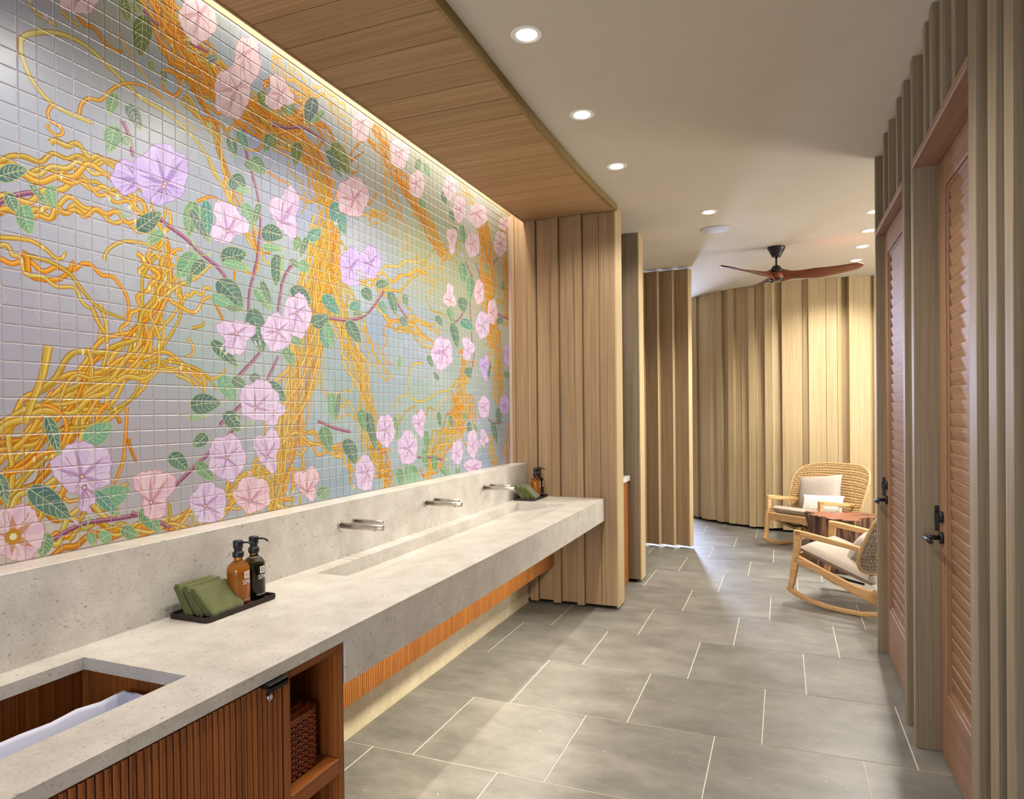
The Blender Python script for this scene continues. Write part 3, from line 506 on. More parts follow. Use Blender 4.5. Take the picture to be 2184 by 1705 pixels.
        for k in range(9):
            t = ph+k*0.7; e = c+np.array([math.cos(t), math.sin(t)])*r*0.75; stroke(np.linspace(c, e, 6), 1.8, (212, 216, 222), 0.3)
    # vines
    J = []
    for pts, n, s0, s1, w, k in BUNDLES:
        B = smooth(pts, 10); L = np.linspace(0, 1, len(B))
        T = np.gradient(B, axis=0); T /= np.linalg.norm(T, axis=1)[:, None]; Nn = np.stack([-T[:, 1], T[:, 0]], 1)
        # a darker mass behind a thick bundle
        J.append((-1, B, Nn, s0, s1, n, k))
        for i in range(int(n*0.55)):
            a = R.uniform(-1, 1); f1 = R.uniform(0.5, 1.6); p1 = R.random()*6.28; f2 = R.uniform(1.5, 3.5); p2 = R.random()*6.28
            off = (s0+(s1-s0)*L)*1.12*(0.9*a+0.52*np.sin(6.28*f1*L+p1)+0.24*np.sin(6.28*f2*L+p2))+9*np.sin(6.28*f2*2.3*L+p1)
            t0 = 0 if R.random() < 0.6 else R.uniform(0, 0.4); t1 = 1 if R.random() < 0.55 else R.uniform(0.6, 1)
            m = (L >= t0) & (L <= t1); Q = (B+Nn*off[:, None])[m]
            if len(Q) < 5: continue
            if R.random() < 0.45:                # a free end that curls away from the bundle
                d = Q[-1]-Q[-3]; d /= np.linalg.norm(d)+1e-9; th = R.choice((-1, 1))*R.uniform(0.12, 0.3); q = Q[-1]; ex = []
                for _ in range(R.randrange(4, 11)):
                    d = np.array([d[0]*math.cos(th)-d[1]*math.sin(th), d[0]*math.sin(th)+d[1]*math.cos(th)]); q = q+d*14; ex.append(q)
                Q = np.vstack([Q, ex])
            J.append((R.random(), Q, w*R.uniform(0.75, 1.3), R.choice(k+k+k+k+'yo') if k != 't' else 't'))
    J.sort(key=lambda q: q[0])
    for q in J:
        if q[0] < 0:
            _, B, Nn, s0, s1, n, k = q; sp = np.linspace(s0, s1, len(B))[:, None]
            if n >= 14: fill(np.vstack([B+Nn*sp*0.62, (B-Nn*sp*0.5)[::-1]]), (170, 116, 30) if k != 't' else (220, 180, 110), 0.22)
        else: vine(*q[1:])
    for pts, w, k in TENDRILS: vine(smooth(pts, 8), w, k)
    # stems
    for pts in STEMS:
        Q = smooth(pts, 8); stroke(Q, 15, (120, 60, 84)); stroke(Q, 11, (168, 112, 134)); stroke(Q, 4, (128, 72, 104), shift=-2.5); stroke(Q, 2, (206, 160, 176), shift=3.5)
    # leaves
    LC = {'o': ((112, 124, 74), (132, 142, 90)), 'd': ((86, 120, 114), (98, 130, 120)), 'g': ((104, 148, 118), (118, 160, 128)), 'b': ((118, 172, 142), (110, 160, 128)), 'k': ((92, 114, 128), (104, 124, 130)), 't': ((84, 146, 142), (96, 150, 146))}
    for bx, bz, tx, tz, ax, az, cx, cz, k in LEAVES:
        b = np.array([bx, bz], float); t = np.array([tx, tz], float); m = (b+t)/2; ha = np.array([ax, az], float)-m; hb = np.array([cx, cz], float)-m
        u = np.linspace(0, 1, 22)[:, None]; prof = np.sin(PI*u**0.72)**0.75; prof[0] = prof[-1] = 0
        bend = R.uniform(-0.15, 0.15); mid = b+(t-b)*u+ha*bend*np.sin(PI*u)
        A = mid+ha*prof; Bq = mid+hb*prof; c1, c2 = LC[k]; c1, c2 = R.choice(((c1, c1), (c1, c2), (c2, c1)))
        out = np.vstack([A, Bq[::-1]]); fill(out, c1); fill(np.vstack([A, mid[::-1]]), c2)
        stroke(np.vstack([out, out[:1]]), 3.0, (172, 186, 128)); stroke(mid, 2.6, (190, 204, 150))
        for i in (4, 7, 10, 13, 16):
            for S in (A, Bq): stroke(np.array([mid[i], mid[i]*0.5+S[min(i+2, 20)]*0.5+(t-b)*0.01, mid[min(i+3, 21)]*0.22+S[min(i+3, 20)]*0.78]), 2.0, (186, 200, 150))
    # blossoms
    FC = {'p': ((222, 204, 234), (209, 186, 224), (188, 152, 198), (176, 134, 160)), 'v': ((204, 186, 238), (190, 170, 228), (160, 132, 200), (150, 118, 168)),
          't': ((232, 208, 216), (222, 192, 206), (206, 166, 184), (196, 150, 150)), 'r': ((232, 204, 216), (220, 184, 204), (200, 148, 176), (196, 140, 130))}  # pinks of the top blossoms include the warm light on the upper wall
    for f in FLOWERS:
        q = np.array(f[:8], float).reshape(4, 2); th = np.array(f[8:10], float); kind, k = f[10], f[11]; c0, c1, c2, ce = FC[k]
        def at(x, z): u, v = (x+1)/2, (1-z)/2; return (q[0]*(1-u)+q[1]*u)*(1-v)+(q[3]*(1-u)+q[2]*u)*v
        n = 110; a = np.linspace(0, 2*PI, n, endpoint=False); ph = R.random()*6.28
        if kind == 's':                                  # seen from its side: fan of petals and a tube
            rr = 0.80+0.17*np.sin(3*a+ph)+0.08*np.sin(5*a+1.3*ph)+0.03*np.sin(17*a+ph)
        else: rr = 0.93+0.055*np.cos(5*a+ph)+0.03*np.sin(9*a+2*ph)+0.02*np.sin(23*a+ph)
        P = np.array([at(min(max(r*math.cos(t)*1.04, -1.05), 1.05), min(max(r*math.sin(t)*1.04, -1.05), 1.05)) for r, t in zip(rr, a)])
        fill(P, c0)
        for s_ in range(5):                              # petal folds in a second tone
            i0 = int((s_/5+0.02)*n); i1 = i0+int(n*R.uniform(0.05, 0.10)); S = [P[i % n] for i in range(i0, i1)]
            fill(np.vstack([S, th[None]]), c1, 0.75)
        for s_ in range(5):                              # the star
            i = int(((s_+0.5)/5)*n+ph/6.28*n/5*0) % n; e = th+(P[i]-th)*0.80; d = P[i]-th; pn = np.array([-d[1], d[0]])*(0.075 if kind != 'b' else 0.13)
            fill(np.array([th-pn*0.6, th+d*0.35-pn, e, th+d*0.35+pn, th+pn*0.6]), c2 if kind != 'b' else (196, 138, 96), 0.85)
            stroke(np.linspace(th, e, 4), 2.2, ce)
        for s_ in range(16):
            i = R.randrange(n); g = R.uniform(0.3, 0.55); a_ = th+(P[i]-th)*g; b_ = th+(P[i]-th)*R.uniform(0.75, 0.97); mm = (a_+b_)/2+np.array([R.uniform(-6, 6), R.uniform(-6, 6)])
            stroke(smooth([*a_, *mm, *b_], 4), 1.8, ce, 0.75)
        stroke(np.vstack([P, P[:2]]), 2.6, ce, 0.8)
        t_ = np.linspace(0, 6.28, 14)[:-1]; r_ = 9 if kind != 'b' else 22
        fill(np.stack([th[0]+r_*np.cos(t_), th[1]+r_*np.sin(t_)], 1), (170, 120, 140) if kind != 'b' else (190, 140, 50)); fill(np.stack([th[0]+r_*0.45*np.cos(t_), th[1]+r_*0.45*np.sin(t_)], 1), (232, 226, 190))
    # small buds and sprigs beside the blossoms
    for f in FLOWERS[::2]:
        c = np.array(f[6:8], float)+(R.uniform(-60, 40), R.uniform(-70, 10))
        for _ in range(R.randrange(2, 5)):
            t = R.uniform(0.3, 2.8); e = c+np.array([math.cos(t), math.sin(t)])*R.uniform(35, 70); stroke(smooth([*c, *((c+e)/2+(6, 0)), *e], 5), 4, (160, 182, 132))
            d = (e-c)/np.linalg.norm(e-c); nn = np.array([-d[1], d[0]]); fill(np.array([e-d*8, e+nn*7, e+d*22, e-nn*7]), R.choice(((206, 212, 186), (176, 196, 150), (214, 190, 226))))
    out = np.ones((H, W, 4), np.float32); out[..., :3] = np.clip(img/255*0.95, 0, 1)
    im = bpy.data.images.new('mural_print', W, H, alpha=False); im.colorspace_settings.name = 'sRGB'
    im.pixels.foreach_set(out.ravel()); im.update(); im.pack()
    return im, Y0/1000, Z0/1000, W/1000, H/1000
def mural_material():
    m, nt, b, N, L = newmat('glazed_mural_tile'); b.inputs['Roughness'].default_value = 0.28; b.inputs['Specular IOR Level'].default_value = 0.35
    im, y0, z0, wd, ht = paint_mural()
    ge = N('ShaderNodeNewGeometry'); sp = N('ShaderNodeSeparateXYZ'); L(ge.outputs['Position'], sp.inputs[0])
    u = N('ShaderNodeMapRange'); u.clamp = False; u.inputs['From Min'].default_value = y0; u.inputs['From Max'].default_value = y0+wd; L(sp.outputs[1], u.inputs['Value'])
    v = N('ShaderNodeMapRange'); v.clamp = False; v.inputs['From Min'].default_value = z0; v.inputs['From Max'].default_value = z0+ht; L(sp.outputs[2], v.inputs['Value'])
    cb = N('ShaderNodeCombineXYZ'); L(u.outputs[0], cb.inputs[0]); L(v.outputs[0], cb.inputs[1])
    tx = N('ShaderNodeTexImage'); tx.image = im; tx.extension = 'EXTEND'; L(cb.outputs[0], tx.inputs['Vector'])
    L(tx.outputs['Color'], b.inputs['Base Color']); return m
# ------------------------------------------------------------------ floor: stone tiles with recessed joints
fl = struct('floor', MB().box(-4, 4.2, -2.8, 12.6, -0.05, -0.0016), M['grout'], 'grey stone tile floor with pale joints', 'floor')
PY, PX, J = 0.634, 0.6075, 0.0022
tile_me = MB().cbox(-PX/2+J, PX/2-J, -PY/2+J, PY/2-J, -0.02, 0, 0.0008).mesh('tile'); tile_me.materials.append(M['floor'])
for k in range(-4, 14):
    yc = 2.555+PY*(k+0.5); x0 = -0.908+0.2025*(k % 3)
    for i in range(-6, 8):
        xc = x0+PX*(i+0.5)
        if xc < -2.3 or (yc < 4.6 and xc > 0.95) or xc > 2.6 or (xc < -1.5 and yc > 9.9): continue
        if yc < 0.3: continue
        o = obj('tile', tile_me, None, fl); o.location = (xc, yc, 0)

# ------------------------------------------------------------------ ceiling, soffit and cove slot
ce = MB().box(-1.88, 4.2, -2.8, 5.1, 3.03, 3.2).box(-4, 4.2, 5.1, 12.6, 3.03, 3.2).box(-2.3, -1.88, -2.8, 5.1, 3.32, 3.4)
ceiling = struct('ceiling', ce, M['plaster'], 'smooth cream plaster ceiling with recessed lights', 'ceiling')
sof = obj('soffit', MB().box(-1.88, -1.20, -2.8, 5.06, 3.004, 3.03).box(-1.88, -1.87, -2.8, 5.1, 2.98, 3.32), M['cedar_x'], ceiling, label='timber soffit over the vanity')
def sx(y):                                    # gently bowed front edge
    K = [(-3, -1.10), (0.5, -1.122), (1.6, -1.140), (2.16, -1.150), (2.8, -1.166), (3.35, -1.174), (4.08, -1.168), (4.41, -1.158), (4.90, -1.133), (5.2, -1.11)]
    for (a, p), (b, q) in zip(K, K[1:]):
        if y <= b: t = (y-a)/(b-a); return p+(q-p)*t
    return K[-1][1]
for k in range(-12, 13):
    y0 = 2.591+0.187*k+0.0028; y1 = min(y0+0.1814, 4.94)
    if y0 > 4.93: continue
    obj('plank', MB().prism([(-1.88, y0), (sx(y0)-0.019, y0), (sx(y1)-0.019, y1), (-1.88, y1)], 2.985, 3.0035, 'z'), M['cedar_x'], sof, bevel=0.0012)
ys = np.linspace(-2.8, 4.944, 60)
obj('edge_board', MB().prism([(sx(y)-0.0185, y) for y in ys]+[(sx(y), y) for y in ys[::-1]], 2.981, 3.0295, 'z'), M['edge'], sof, label='olive brown edge board of the soffit')

# ------------------------------------------------------------------ left wall with the tiled mural
WX = -1.985
wl = MB().box(-2.2, WX-0.0025, -2.8, 5.1, 0, 3.40)
wall_left = struct('wall_left', wl, M['tilegrout'], 'long wall of small square tiles with a printed flower mural')
DY, DZ = 0.0528, 0.0510
def tile_mb(mb, y, z, h=DZ):
    a, c = 0.0013, 0.0022
    y0, y1, z0, z1 = y+a, y+DY-a, z+a, z+h-a
    x0, x1 = WX-0.004, WX
    vs = [(x0, y0, z0), (x0, y1, z0), (x0, y1, z1), (x0, y0, z1), (x1-0.0012, y0, z0), (x1-0.0012, y1, z0), (x1-0.0012, y1, z1), (x1-0.0012, y0, z1),
          (x1, y0+c, z0+c), (x1, y1-c, z0+c), (x1, y1-c, z1-c), (x1, y0+c, z1-c)]
    fs = [(8, 9, 10, 11)]
    for k in range(4):
        j = (k+1) % 4; fs += [(4+k, 4+j, 8+j, 8+k), (k, j, 4+j, 4+k)]
    return mb.add(vs, fs)
MURAL = mural_material()
tl = []
for k in range(-9, 70):
    for j in range(-12, 26):
        y, z = 1.2437+k*DY, 1.7046+j*DZ
        if y+DY > 4.93: continue
        tl.append((math.hypot(math.hypot(WX, y+DY/2), z-1.5) if y > 1.12 else 50+abs(y), y, z))
tl.sort()
one = tile_mb(MB(), 0, 0).mesh('tile'); one.materials.append(MURAL)
for d, y, z in tl[:300]:
    o = obj('tile', one, None, wall_left); o.location = (0, y, z)
rest = MB()
for d, y, z in tl[300:]: tile_mb(rest, y, z)
rest = rest.mesh('tile'); rest.materials.append(MURAL)
obj('tile', rest, None, wall_left, kind='stuff')
obj('cove_board', MB().cbox(-2.0, WX-0.001, -2.8, 4.94, 3.038, 3.30, 0.001), M['pale_v'], wall_left, label='pale board lit by the cove above the tiles')
struct('baseboard_left', MB().box(-1.984, -1.865, 1.706, 4.942, 0.0, 0.669), M['toe'], 'cream limestone wall base under the vanity')

# ------------------------------------------------------------------ end partition beside the vanity
wp = struct('wall_partition', MB().box(-2.05, -1.158, 4.962, 5.135, 0.025, 3.0), M['fin_v'], 'timber board partition closing the end of the vanity')
obj('foot', MB().box(-1.98, -1.19, 4.985, 5.11, 0, 0.03), M['dark'], wp, label='black shadow gap foot')
xs = [-2.012, -1.958, -1.845, -1.772, -1.655, -1.587, -1.464, -1.400, -1.277, -1.152]
for i in range(len(xs)-1):
    bat = i in (2, 4, 6)
    z1 = 2.984 if i > 0 else 3.3
    o = obj('board', MB().cbox(xs[i]+0.001, xs[i+1]-(0.006 if bat else 0.0015), 4.925 if bat else 4.945, 4.963, 0.018 if bat else 0.03, 3.30 if i < 2 else 2.984, 0.002), M['cedar_v'], wp)
obj('end_board', MB().cbox(-1.158, -1.146, 4.943, 5.137, 0.02, 3.028, 0.002), M['pale_v'], wp, label='edge board of the partition, its lit side painted pale')  # paler wood puts the alcove light on this face into the colour
# ------------------------------------------------------------------ second pier and low cabinet behind the partition
wpi = struct('wall_pier', MB().box(-2.2, -1.158, 5.82, 5.985, 0.03, 3.029), M['fin_v'], 'timber pier behind the vanity partition')
obj('board', MB().cbox(-1.40, -1.157, 5.808, 5.82, 0.028, 3.029, 0.002), M['fin_v'], wpi)
obj('board', MB().cbox(-1.70, -1.402, 5.808, 5.82, 0.028, 3.029, 0.002), M['fin_v'], wpi)
obj('end_board', MB().cbox(-1.157, -1.144, 5.806, 5.99, 0.02, 3.029, 0.002), M['pale_v'], wpi, label='edge board of the pier, its lit side painted pale')  # light on the pier's right face is painted in by paler wood
obj('foot', MB().box(-1.9, -1.19, 5.84, 5.96, 0, 0.035), M['dark'], wpi)
lc = wthing('low_cabinet', 'orange teak cabinet with pale top between the partition and the pier', 'cabinet', (-1.5, 5.5, 0))
obj('carcass', MB().cbox(-1.80, -1.252, 5.14, 5.80, 0.0, 0.885, 0.002), M['teak_orange'], lc)
obj('worktop', MB().cbox(-1.82, -1.235, 5.14, 5.805, 0.887, 0.93, 0.003), M['counter'], lc, label='pale stone top')

# ------------------------------------------------------------------ fin screen beyond the pier
fs_ = wthing('fin_screen', 'upright timber fin screen with white brackets beyond the pier', 'screen', (-1.2, 7.45, 0))
for xr in (-1.42, -1.258, -1.098, -0.933):
    m = Matrix.Translation((xr, 7.395, 0)) @ Matrix.Rotation(math.radians(-20), 4, 'Z')
    obj('fin', MB().cbox(-0.150, -0.009, 0, 0.080, 0.025, 3.012, 0.002, m), M['cedar_v'], fs_)
    obj('edge_board', MB().cbox(-0.0088, 0, -0.001, 0.080, 0.024, 3.013, 0.001, m), M['pale_v'], fs_, label='edge strip of a fin, its light put into the pale colour')  # same wood as the fin; the pale strip paints in its lit edge
for xr in (-1.40, -1.243, -1.083):
    obj('bracket', MB().cbox(xr-0.022, xr+0.012, 7.375, 7.40, 0.0, 0.022, 0.002).cbox(xr+0.004, xr+0.022, 7.40, 7.43, 0.0, 0.026, 0.002), M['bracket'], fs_, label='white floor bracket')
    obj('bracket', MB().cbox(xr-0.022, xr+0.012, 7.375, 7.40, 3.006, 3.029, 0.002).cbox(xr+0.004, xr+0.022, 7.40, 7.43, 3.004, 3.029, 0.002), M['bracket'], fs_, label='white ceiling bracket')

# ------------------------------------------------------------------ curved timber wall at the back
CX, CY, CR = 0.42, 10.65, 1.9
def arc(r, deg): a = math.radians(deg); return (CX+r*math.cos(a), CY+r*math.sin(a))
core = [arc(CR-0.06, d) for d in range(-200, 21, 4)]+[arc(CR-0.16, d) for d in range(20, -201, -4)]
wall_back = struct('wall_back', MB().prism(core, 0.03, 3.03, 'z'), M['fin_v'], 'curved wall of upright pale timber boards behind the chairs')
obj('foot', MB().prism([arc(CR-0.05, d) for d in range(-200, 21, 4)]+[arc(CR-0.14, d) for d in range(20, -201, -4)], 0, 0.04, 'z'), M['dark'], wall_back)
AB = [-147.07, -144.46, -141.2, -138.18, -133.28, -129.34, -126.68, -123.48, -120.99, -118.42, -114.87, -112.59, -108.66, -106.17, -102.76, -96.01, -94.0, -88.34, -84.74, -81.13, -73.06, -71.8]
#      (proud at the left edge, proud at the right edge)
PR = [(.0, .0), (.03, .03), (.012, .005), (.035, .03), (.03, -.005), (.03, .03), (.0, .0), (.035, .03), (.005, .0), (.01, -.01), (.035, .03), (.01, -.015),
      (.04, .035), (.035, -.012), (.035, .02), (.01, .02), (.035, .03), (.03, .03), (.028, -.03), (.04, .012), (.035, .035)]
ext = []
a = -147.07
while a > -195: a -= 4.2; ext.append((a, a+4.2, .03*(len(ext) % 2), .03*(len(ext) % 2)))
a = -71.8
while a < 10: ext.append((a, a+4.6, .034*(len(ext) % 2), .03*(len(ext) % 2)-.005)); a += 4.6
for a0, a1, p0, p1 in [(AB[i], AB[i+1], *PR[i]) for i in range(len(PR))]+ext:
    p0 = p0*1.7-0.02; p1 = p1*1.7-0.02
    q = [arc(CR+p0, a0+0.06), arc(CR+p1, a1-0.06), arc(CR-0.062, a1-0.06), arc(CR-0.062, a0+0.06)]
    zb = 0.028+0.012*random.random()
    obj('board', MB().prism(q, zb, 3.029, 'z'), M['pale_v'], wall_back)
# ------------------------------------------------------------------ remaining shell (outside the view)
struct('wall_rear', MB().box(-4, -1.5, -2.75, -2.65, 0, 3.03).box(1.2, 4.2, -2.75, -2.65, 0, 3.03).box(-1.5, 1.2, -2.75, -2.65, 2.5, 3.03), M['wall'], 'plain wall with an open entrance behind the viewer')
struct('wall_passage', MB().box(-3.3, -3.2, 5.1, 12.5, 0, 3.03).box(-3.3, 4.2, 12.4, 12.5, 0, 3.03), M['wall'], 'plain passage wall behind the fin screen')
struct('wall_alcove', MB().box(3.5, 3.6, 4.6, 5.9, 0, 3.03).box(3.5, 3.6, 8.0, 12.5, 0, 3.03).box(3.5, 3.6, 5.9, 8.0, 0, 0.7).box(3.5, 3.6, 5.9, 8.0, 2.6, 3.03), M['wall'], 'plain alcove wall with a window opening')

# ------------------------------------------------------------------ right wall: fins, two louvred doors
wr = MB().box(0.66, 0.74, -2.7, 4.72, 0, 3.03).box(0.66, 3.55, 4.70, 4.78, 0, 3.03)
wall_right = struct('wall_right', wr, M['fin_v'], 'right wall of upright timber fins between louvred doors')
D1 = (3.672, 4.650, 0.578); D2 = (2.449, 3.392, 0.626); HZ = 2.545
fins = [(4.650, 4.695, 0), (4.274, 4.312, 1), (4.090, 4.115, 1), (3.808, 3.853, 1), (3.626, 3.672, 0), (3.392, 3.443, 0), (3.111, 3.149, 1), (2.973, 3.026, 1), (2.80, 2.842, 1), (2.62, 2.662, 1),
        (2.363, 2.449, 0), (2.165, 2.238, 0), (2.021, 2.089, 0)]
y = 1.88
while y > -2.4: fins.append((y-0.07, y, 0)); y -= 0.145
for y0, y1, over in fins:
    obj('fin', MB().cbox(0.533, 0.66, y0, y1, HZ+0.001 if over else 0.0, 3.029, 0.002), M['fin_v'], wall_right)
for y0, y1, over in ((3.445, 3.624, 0), (2.24, 2.36, 0), (2.09, 2.164, 0), (3.674, 4.648, 1), (2.451, 3.39, 1)):
    obj('board', MB().cbox(0.60, 0.662, y0, y1, HZ+0.03 if over else 0, 3.029, 0.002), M['fin_v'], wall_right)
def door(name, y0, y1, X, label, hinge_near=True):
    d = tag(obj(name, MB().cbox(0.530, 0.665, y0-0.002, y1+0.002, HZ-0.002, HZ+0.03, 0.002), M['door_y']), label, 'door', kind='structure')
    t0, t1 = X, X+0.045
    y0 += 0.003; y1 -= 0.003; z0, z1 = 0.012, HZ-0.006
    obj('jamb', MB().box(X+0.046, 0.662, y0, y0+0.02, 0, z1).box(X+0.046, 0.662, y1-0.02, y1, 0, z1), M['door_v'], d)
    obj('backing', MB().box(t1-0.004, t1+0.002, y0+0.06, y1-0.06, 0.2, 2.45), M['door_v'], d)
    sw = 0.125
    for a, b in ((y0, y0+sw), (y1-sw, y1)): obj('stile', MB().cbox(t0, t1, a, b, z0, z1, 0.003), M['door_v'], d)
    obj('bottom_rail', MB().cbox(t0, t1, y0+sw, y1-sw, z0, 0.30, 0.003), M['door_y'], d)
    obj('top_rail', MB().cbox(t0, t1, y0+sw, y1-sw, 2.415, z1, 0.003), M['door_y'], d)
    b = 0.018
    for bx in ((y0+sw, y0+sw+b, 0.30, 2.415), (y1-sw-b, y1-sw, 0.30, 2.415), (y0+sw+b, y1-sw-b, 0.30, 0.30+b), (y0+sw+b, y1-sw-b, 2.415-b, 2.415)):
        obj('bead', MB().cbox(t0+0.008, t1, *bx, 0.003), M['door_v'], d)
    n = 38; z = 0.30+b; st = (2.415-b-z)/n
    sl = MB(); m = Matrix.Translation((t0+0.023, 0, 0)) @ Matrix.Rotation(math.radians(-11), 4, 'Y')
    sl.cbox(-0.0045, 0.0045, y0+sw+b, y1-sw-b, -st*0.60, st*0.60, 0.001, m); sm = sl.mesh('slat'); sm.materials.append(M['door_y'])
    for i in range(n):
        o = obj('slat', sm, None, d); o.location = (0, 0, z+st*(i+0.5))
    # black lever set near the far stile
    yl, zl = y1-0.062, 0.942
    hd = MB().lathe([(0.026, 0), (0.026, 0.010), (0.022, 0.012)], 20, axis='x', org=(t0, yl, zl))
    hd = MB(); hd.lathe([(0.026, -0.012), (0.026, 0.0)], 20, axis='x', org=(t0, yl, zl)); hd.lathe([(0.010, -0.068), (0.010, -0.01)], 12, axis='x', org=(t0, yl, zl))
    hd.tube([(t0-0.064, yl+0.008, zl), (t0-0.064, yl-0.115, zl)], 0.0105, 12)
    obj('lever_handle', hd, M['black'], d, label='black lever handle')
    lk = MB(); lk.lathe([(0.025, -0.012), (0.025, 0.0)], 20, axis='x', org=(t0, yl, zl+0.088)); lk.cbox(t0-0.03, t0-0.011, yl-0.006, yl+0.006, zl+0.070, zl+0.106, 0.002)
    obj('thumb_lock', lk, M['black'], d, label='black thumb lock')
    obj('strike_plate', MB().cbox(X-0.018, X-0.001, y1-0.0005, y1+0.0012, zl+0.02, zl+0.13, 0.0003), M['black'], d)
door('door_1', *D1, 'farther louvred cedar door, next to the seating alcove')
door('door_2', *D2, 'nearer louvred cedar door at the frame\'s right edge')

# ------------------------------------------------------------------ vanity countertop with trough basin
SX, FX, CZ = -1.872, -1.245, 0.838
van = wthing('vanity_countertop', 'long pale limestone vanity counter with a trough basin below the mural', 'counter', (-1.55, 2.8, 0.80))
ty0, ty1, tb, tf = 2.272, 4.535, -1.792, -1.415
hy0, hy1, hb, hf = 0.42, 1.265, -1.782, -1.405
top = MB()
def quad(*p): top.add(p, [tuple(range(len(p)))])
# top surface, left open for the trough and the hamper hole
for x0, x1, y0, y1 in ((SX, FX, ty1, 4.938), (SX, tb, ty0, ty1), (tf, FX, ty0, ty1), (SX, FX, hy1, ty0), (SX, hb, hy0, hy1), (hf, FX, hy0, hy1), (SX, FX, -1.2, hy0)):
    quad((x0, y0, CZ), (x1, y0, CZ), (x1, y1, CZ), (x0, y1, CZ))
zb = 0.778; xb = -1.731
quad((tb, ty0, CZ), (tb, ty1, CZ), (tb, ty1, zb), (tb, ty0, zb))
quad((tb, ty0, zb), (tb, ty1, zb), (xb, ty1, zb), (xb, ty0, zb))
quad((xb, ty0, zb), (xb, ty1, zb), (tf, ty1, CZ), (tf, ty0, CZ))
for y in (ty0, ty1): quad((tb, y, CZ), (tb, y, zb), (xb, y, zb), (tf, y, CZ))
for x, y0, y1 in ((hb, hy0, hy1), (hf, hy0, hy1)): quad((x, y0, CZ), (x, y1, CZ), (x, y1, CZ-0.034), (x, y0, CZ-0.034))
for y in (hy0, hy1): quad((hb, y, CZ), (hf, y, CZ), (hf, y, CZ-0.034), (hb, y, CZ-0.034))
quad((FX, -1.2, CZ), (FX, 1.7075, CZ), (FX, 1.7075, CZ-0.034), (FX, -1.2, CZ-0.034))
quad((SX, 4.938, CZ), (FX, 4.938, CZ), (FX, 4.938, CZ-0.034), (SX, 4.938, CZ-0.034))
zu = CZ-0.034
for x0, x1, y0, y1 in ((SX, FX, hy1, ty0), (SX, hb, hy0, hy1), (hf, FX, hy0, hy1), (SX, FX, -1.2, hy0)):
    quad((x0, y0, zu), (x1, y0, zu), (x1, y1, zu), (x0, y1, zu))
obj('worktop', top, M['counter'], van)
obj('fascia', MB().cbox(FX-0.032, FX-0.0001, 1.7075, 4.938, 0.672, CZ-0.0002, 0.0008).cbox(FX-0.25, FX-0.032, 4.92, 4.938, 0.672, CZ-0.035, 0.001), M['counter'], van)
obj('underside', MB().box(SX, FX-0.033, 1.725, 4.938, 0.70, 0.715), M['counter'], van)
obj('backsplash', MB().cbox(WX+0.0003, SX, -1.2, 4.938, CZ-0.03, 1.0915, 0.0015), M['counter'], van, label='low limestone upstand behind the taps')
ap = MB(); ap.box(-1.665, -1.652, 1.71, 4.93, 0.31, 0.698)
y = 1.712
while y < 4.92: ap.cbox(-1.6525, -1.642, y, y+0.0085, 0.31, 0.698, 0.0015); y += 0.0135
apron = wthing('fluted_apron', 'fluted teak panel hanging under the stone counter', 'panel', (-1.65, 3.3, 0.31))
obj('panel', ap, M['teak_orange'], apron)

# ------------------------------------------------------------------ teak cabinet at the near end
cab = wthing('vanity_cabinet', 'fluted teak cabinet with an open niche under the near counter end', 'cabinet', (-1.5, 1.0, 0))
CXF = -1.2505; t = 0.022; CT = CZ-0.036
obj('side_panel', MB().cbox(-1.86, CXF, 1.682, 1.704, 0.0, CT, 0.0015), M['teak_v'], cab)
obj('side_panel', MB().cbox(-1.86, CXF, 1.440, 1.466, 0.0, CT, 0.0015), M['teak_v'], cab)
obj('top_rail', MB().cbox(-1.86, CXF, 1.4665, 1.6815, 0.778, CT, 0.0015), M['teak_y'], cab)
obj('shelf', MB().cbox(-1.84, CXF, 1.4665, 1.6815, 0.408, 0.455, 0.0015), M['teak_y'], cab)
obj('bottom_panel', MB().cbox(-1.84, CXF, 1.4665, 1.6815, 0.06, 0.10, 0.0015), M['teak_y'], cab)
obj('back_panel', MB().box(-1.862, -1.845, 0.3, 1.681, 0.02, CT), M['teak_v'], cab)
obj('hamper_end', MB().box(-1.84, -1.30, 1.30, 1.32, 0.1, CT), M['teak_v'], cab)
dr = obj('cabinet_door', MB().box(-1.275, CXF-0.008, -0.6, 1.437, 0.05, 0.797), M['teak_v'], cab, label='fluted door')
rb = MB().prism([(CXF-0.009, 0), (CXF-0.0045, 0.0004), (CXF-0.0015, 0.003), (CXF-0.0004, 0.006), (CXF, 0.0088), (CXF-0.0004, 0.0116), (CXF-0.0015, 0.0146), (CXF-0.0045, 0.0172), (CXF-0.009, 0.0176)], 0.052, 0.796, 'z').mesh('rib'); rb.materials.append(M['teak_rib'])
y = 1.4185
while y > 0.45:
    o = obj('rib', rb, None, dr); o.location = (0, y, 0); y -= 0.0182
obj('pull', MB().cbox(CXF-0.012, CXF+0.022, 1.361, 1.436, 0.789, 0.801, 0.002).cbox(CXF+0.016, CXF+0.022, 1.361, 1.436, 0.779, 0.799, 0.002), M['bronze'], dr, label='dark bronze finger pull')
obj('lock', MB().lathe([(0.0095, -0.002), (0.0095, 0.005), (0.007, 0.007)], 20, axis='x', org=(CXF, 1.384, 0.760)).cbox(CXF+0.006, CXF+0.0085, 1.383, 1.385, 0.755, 0.765, 0.0003), M['chrome'], dr, label='round chrome lock')
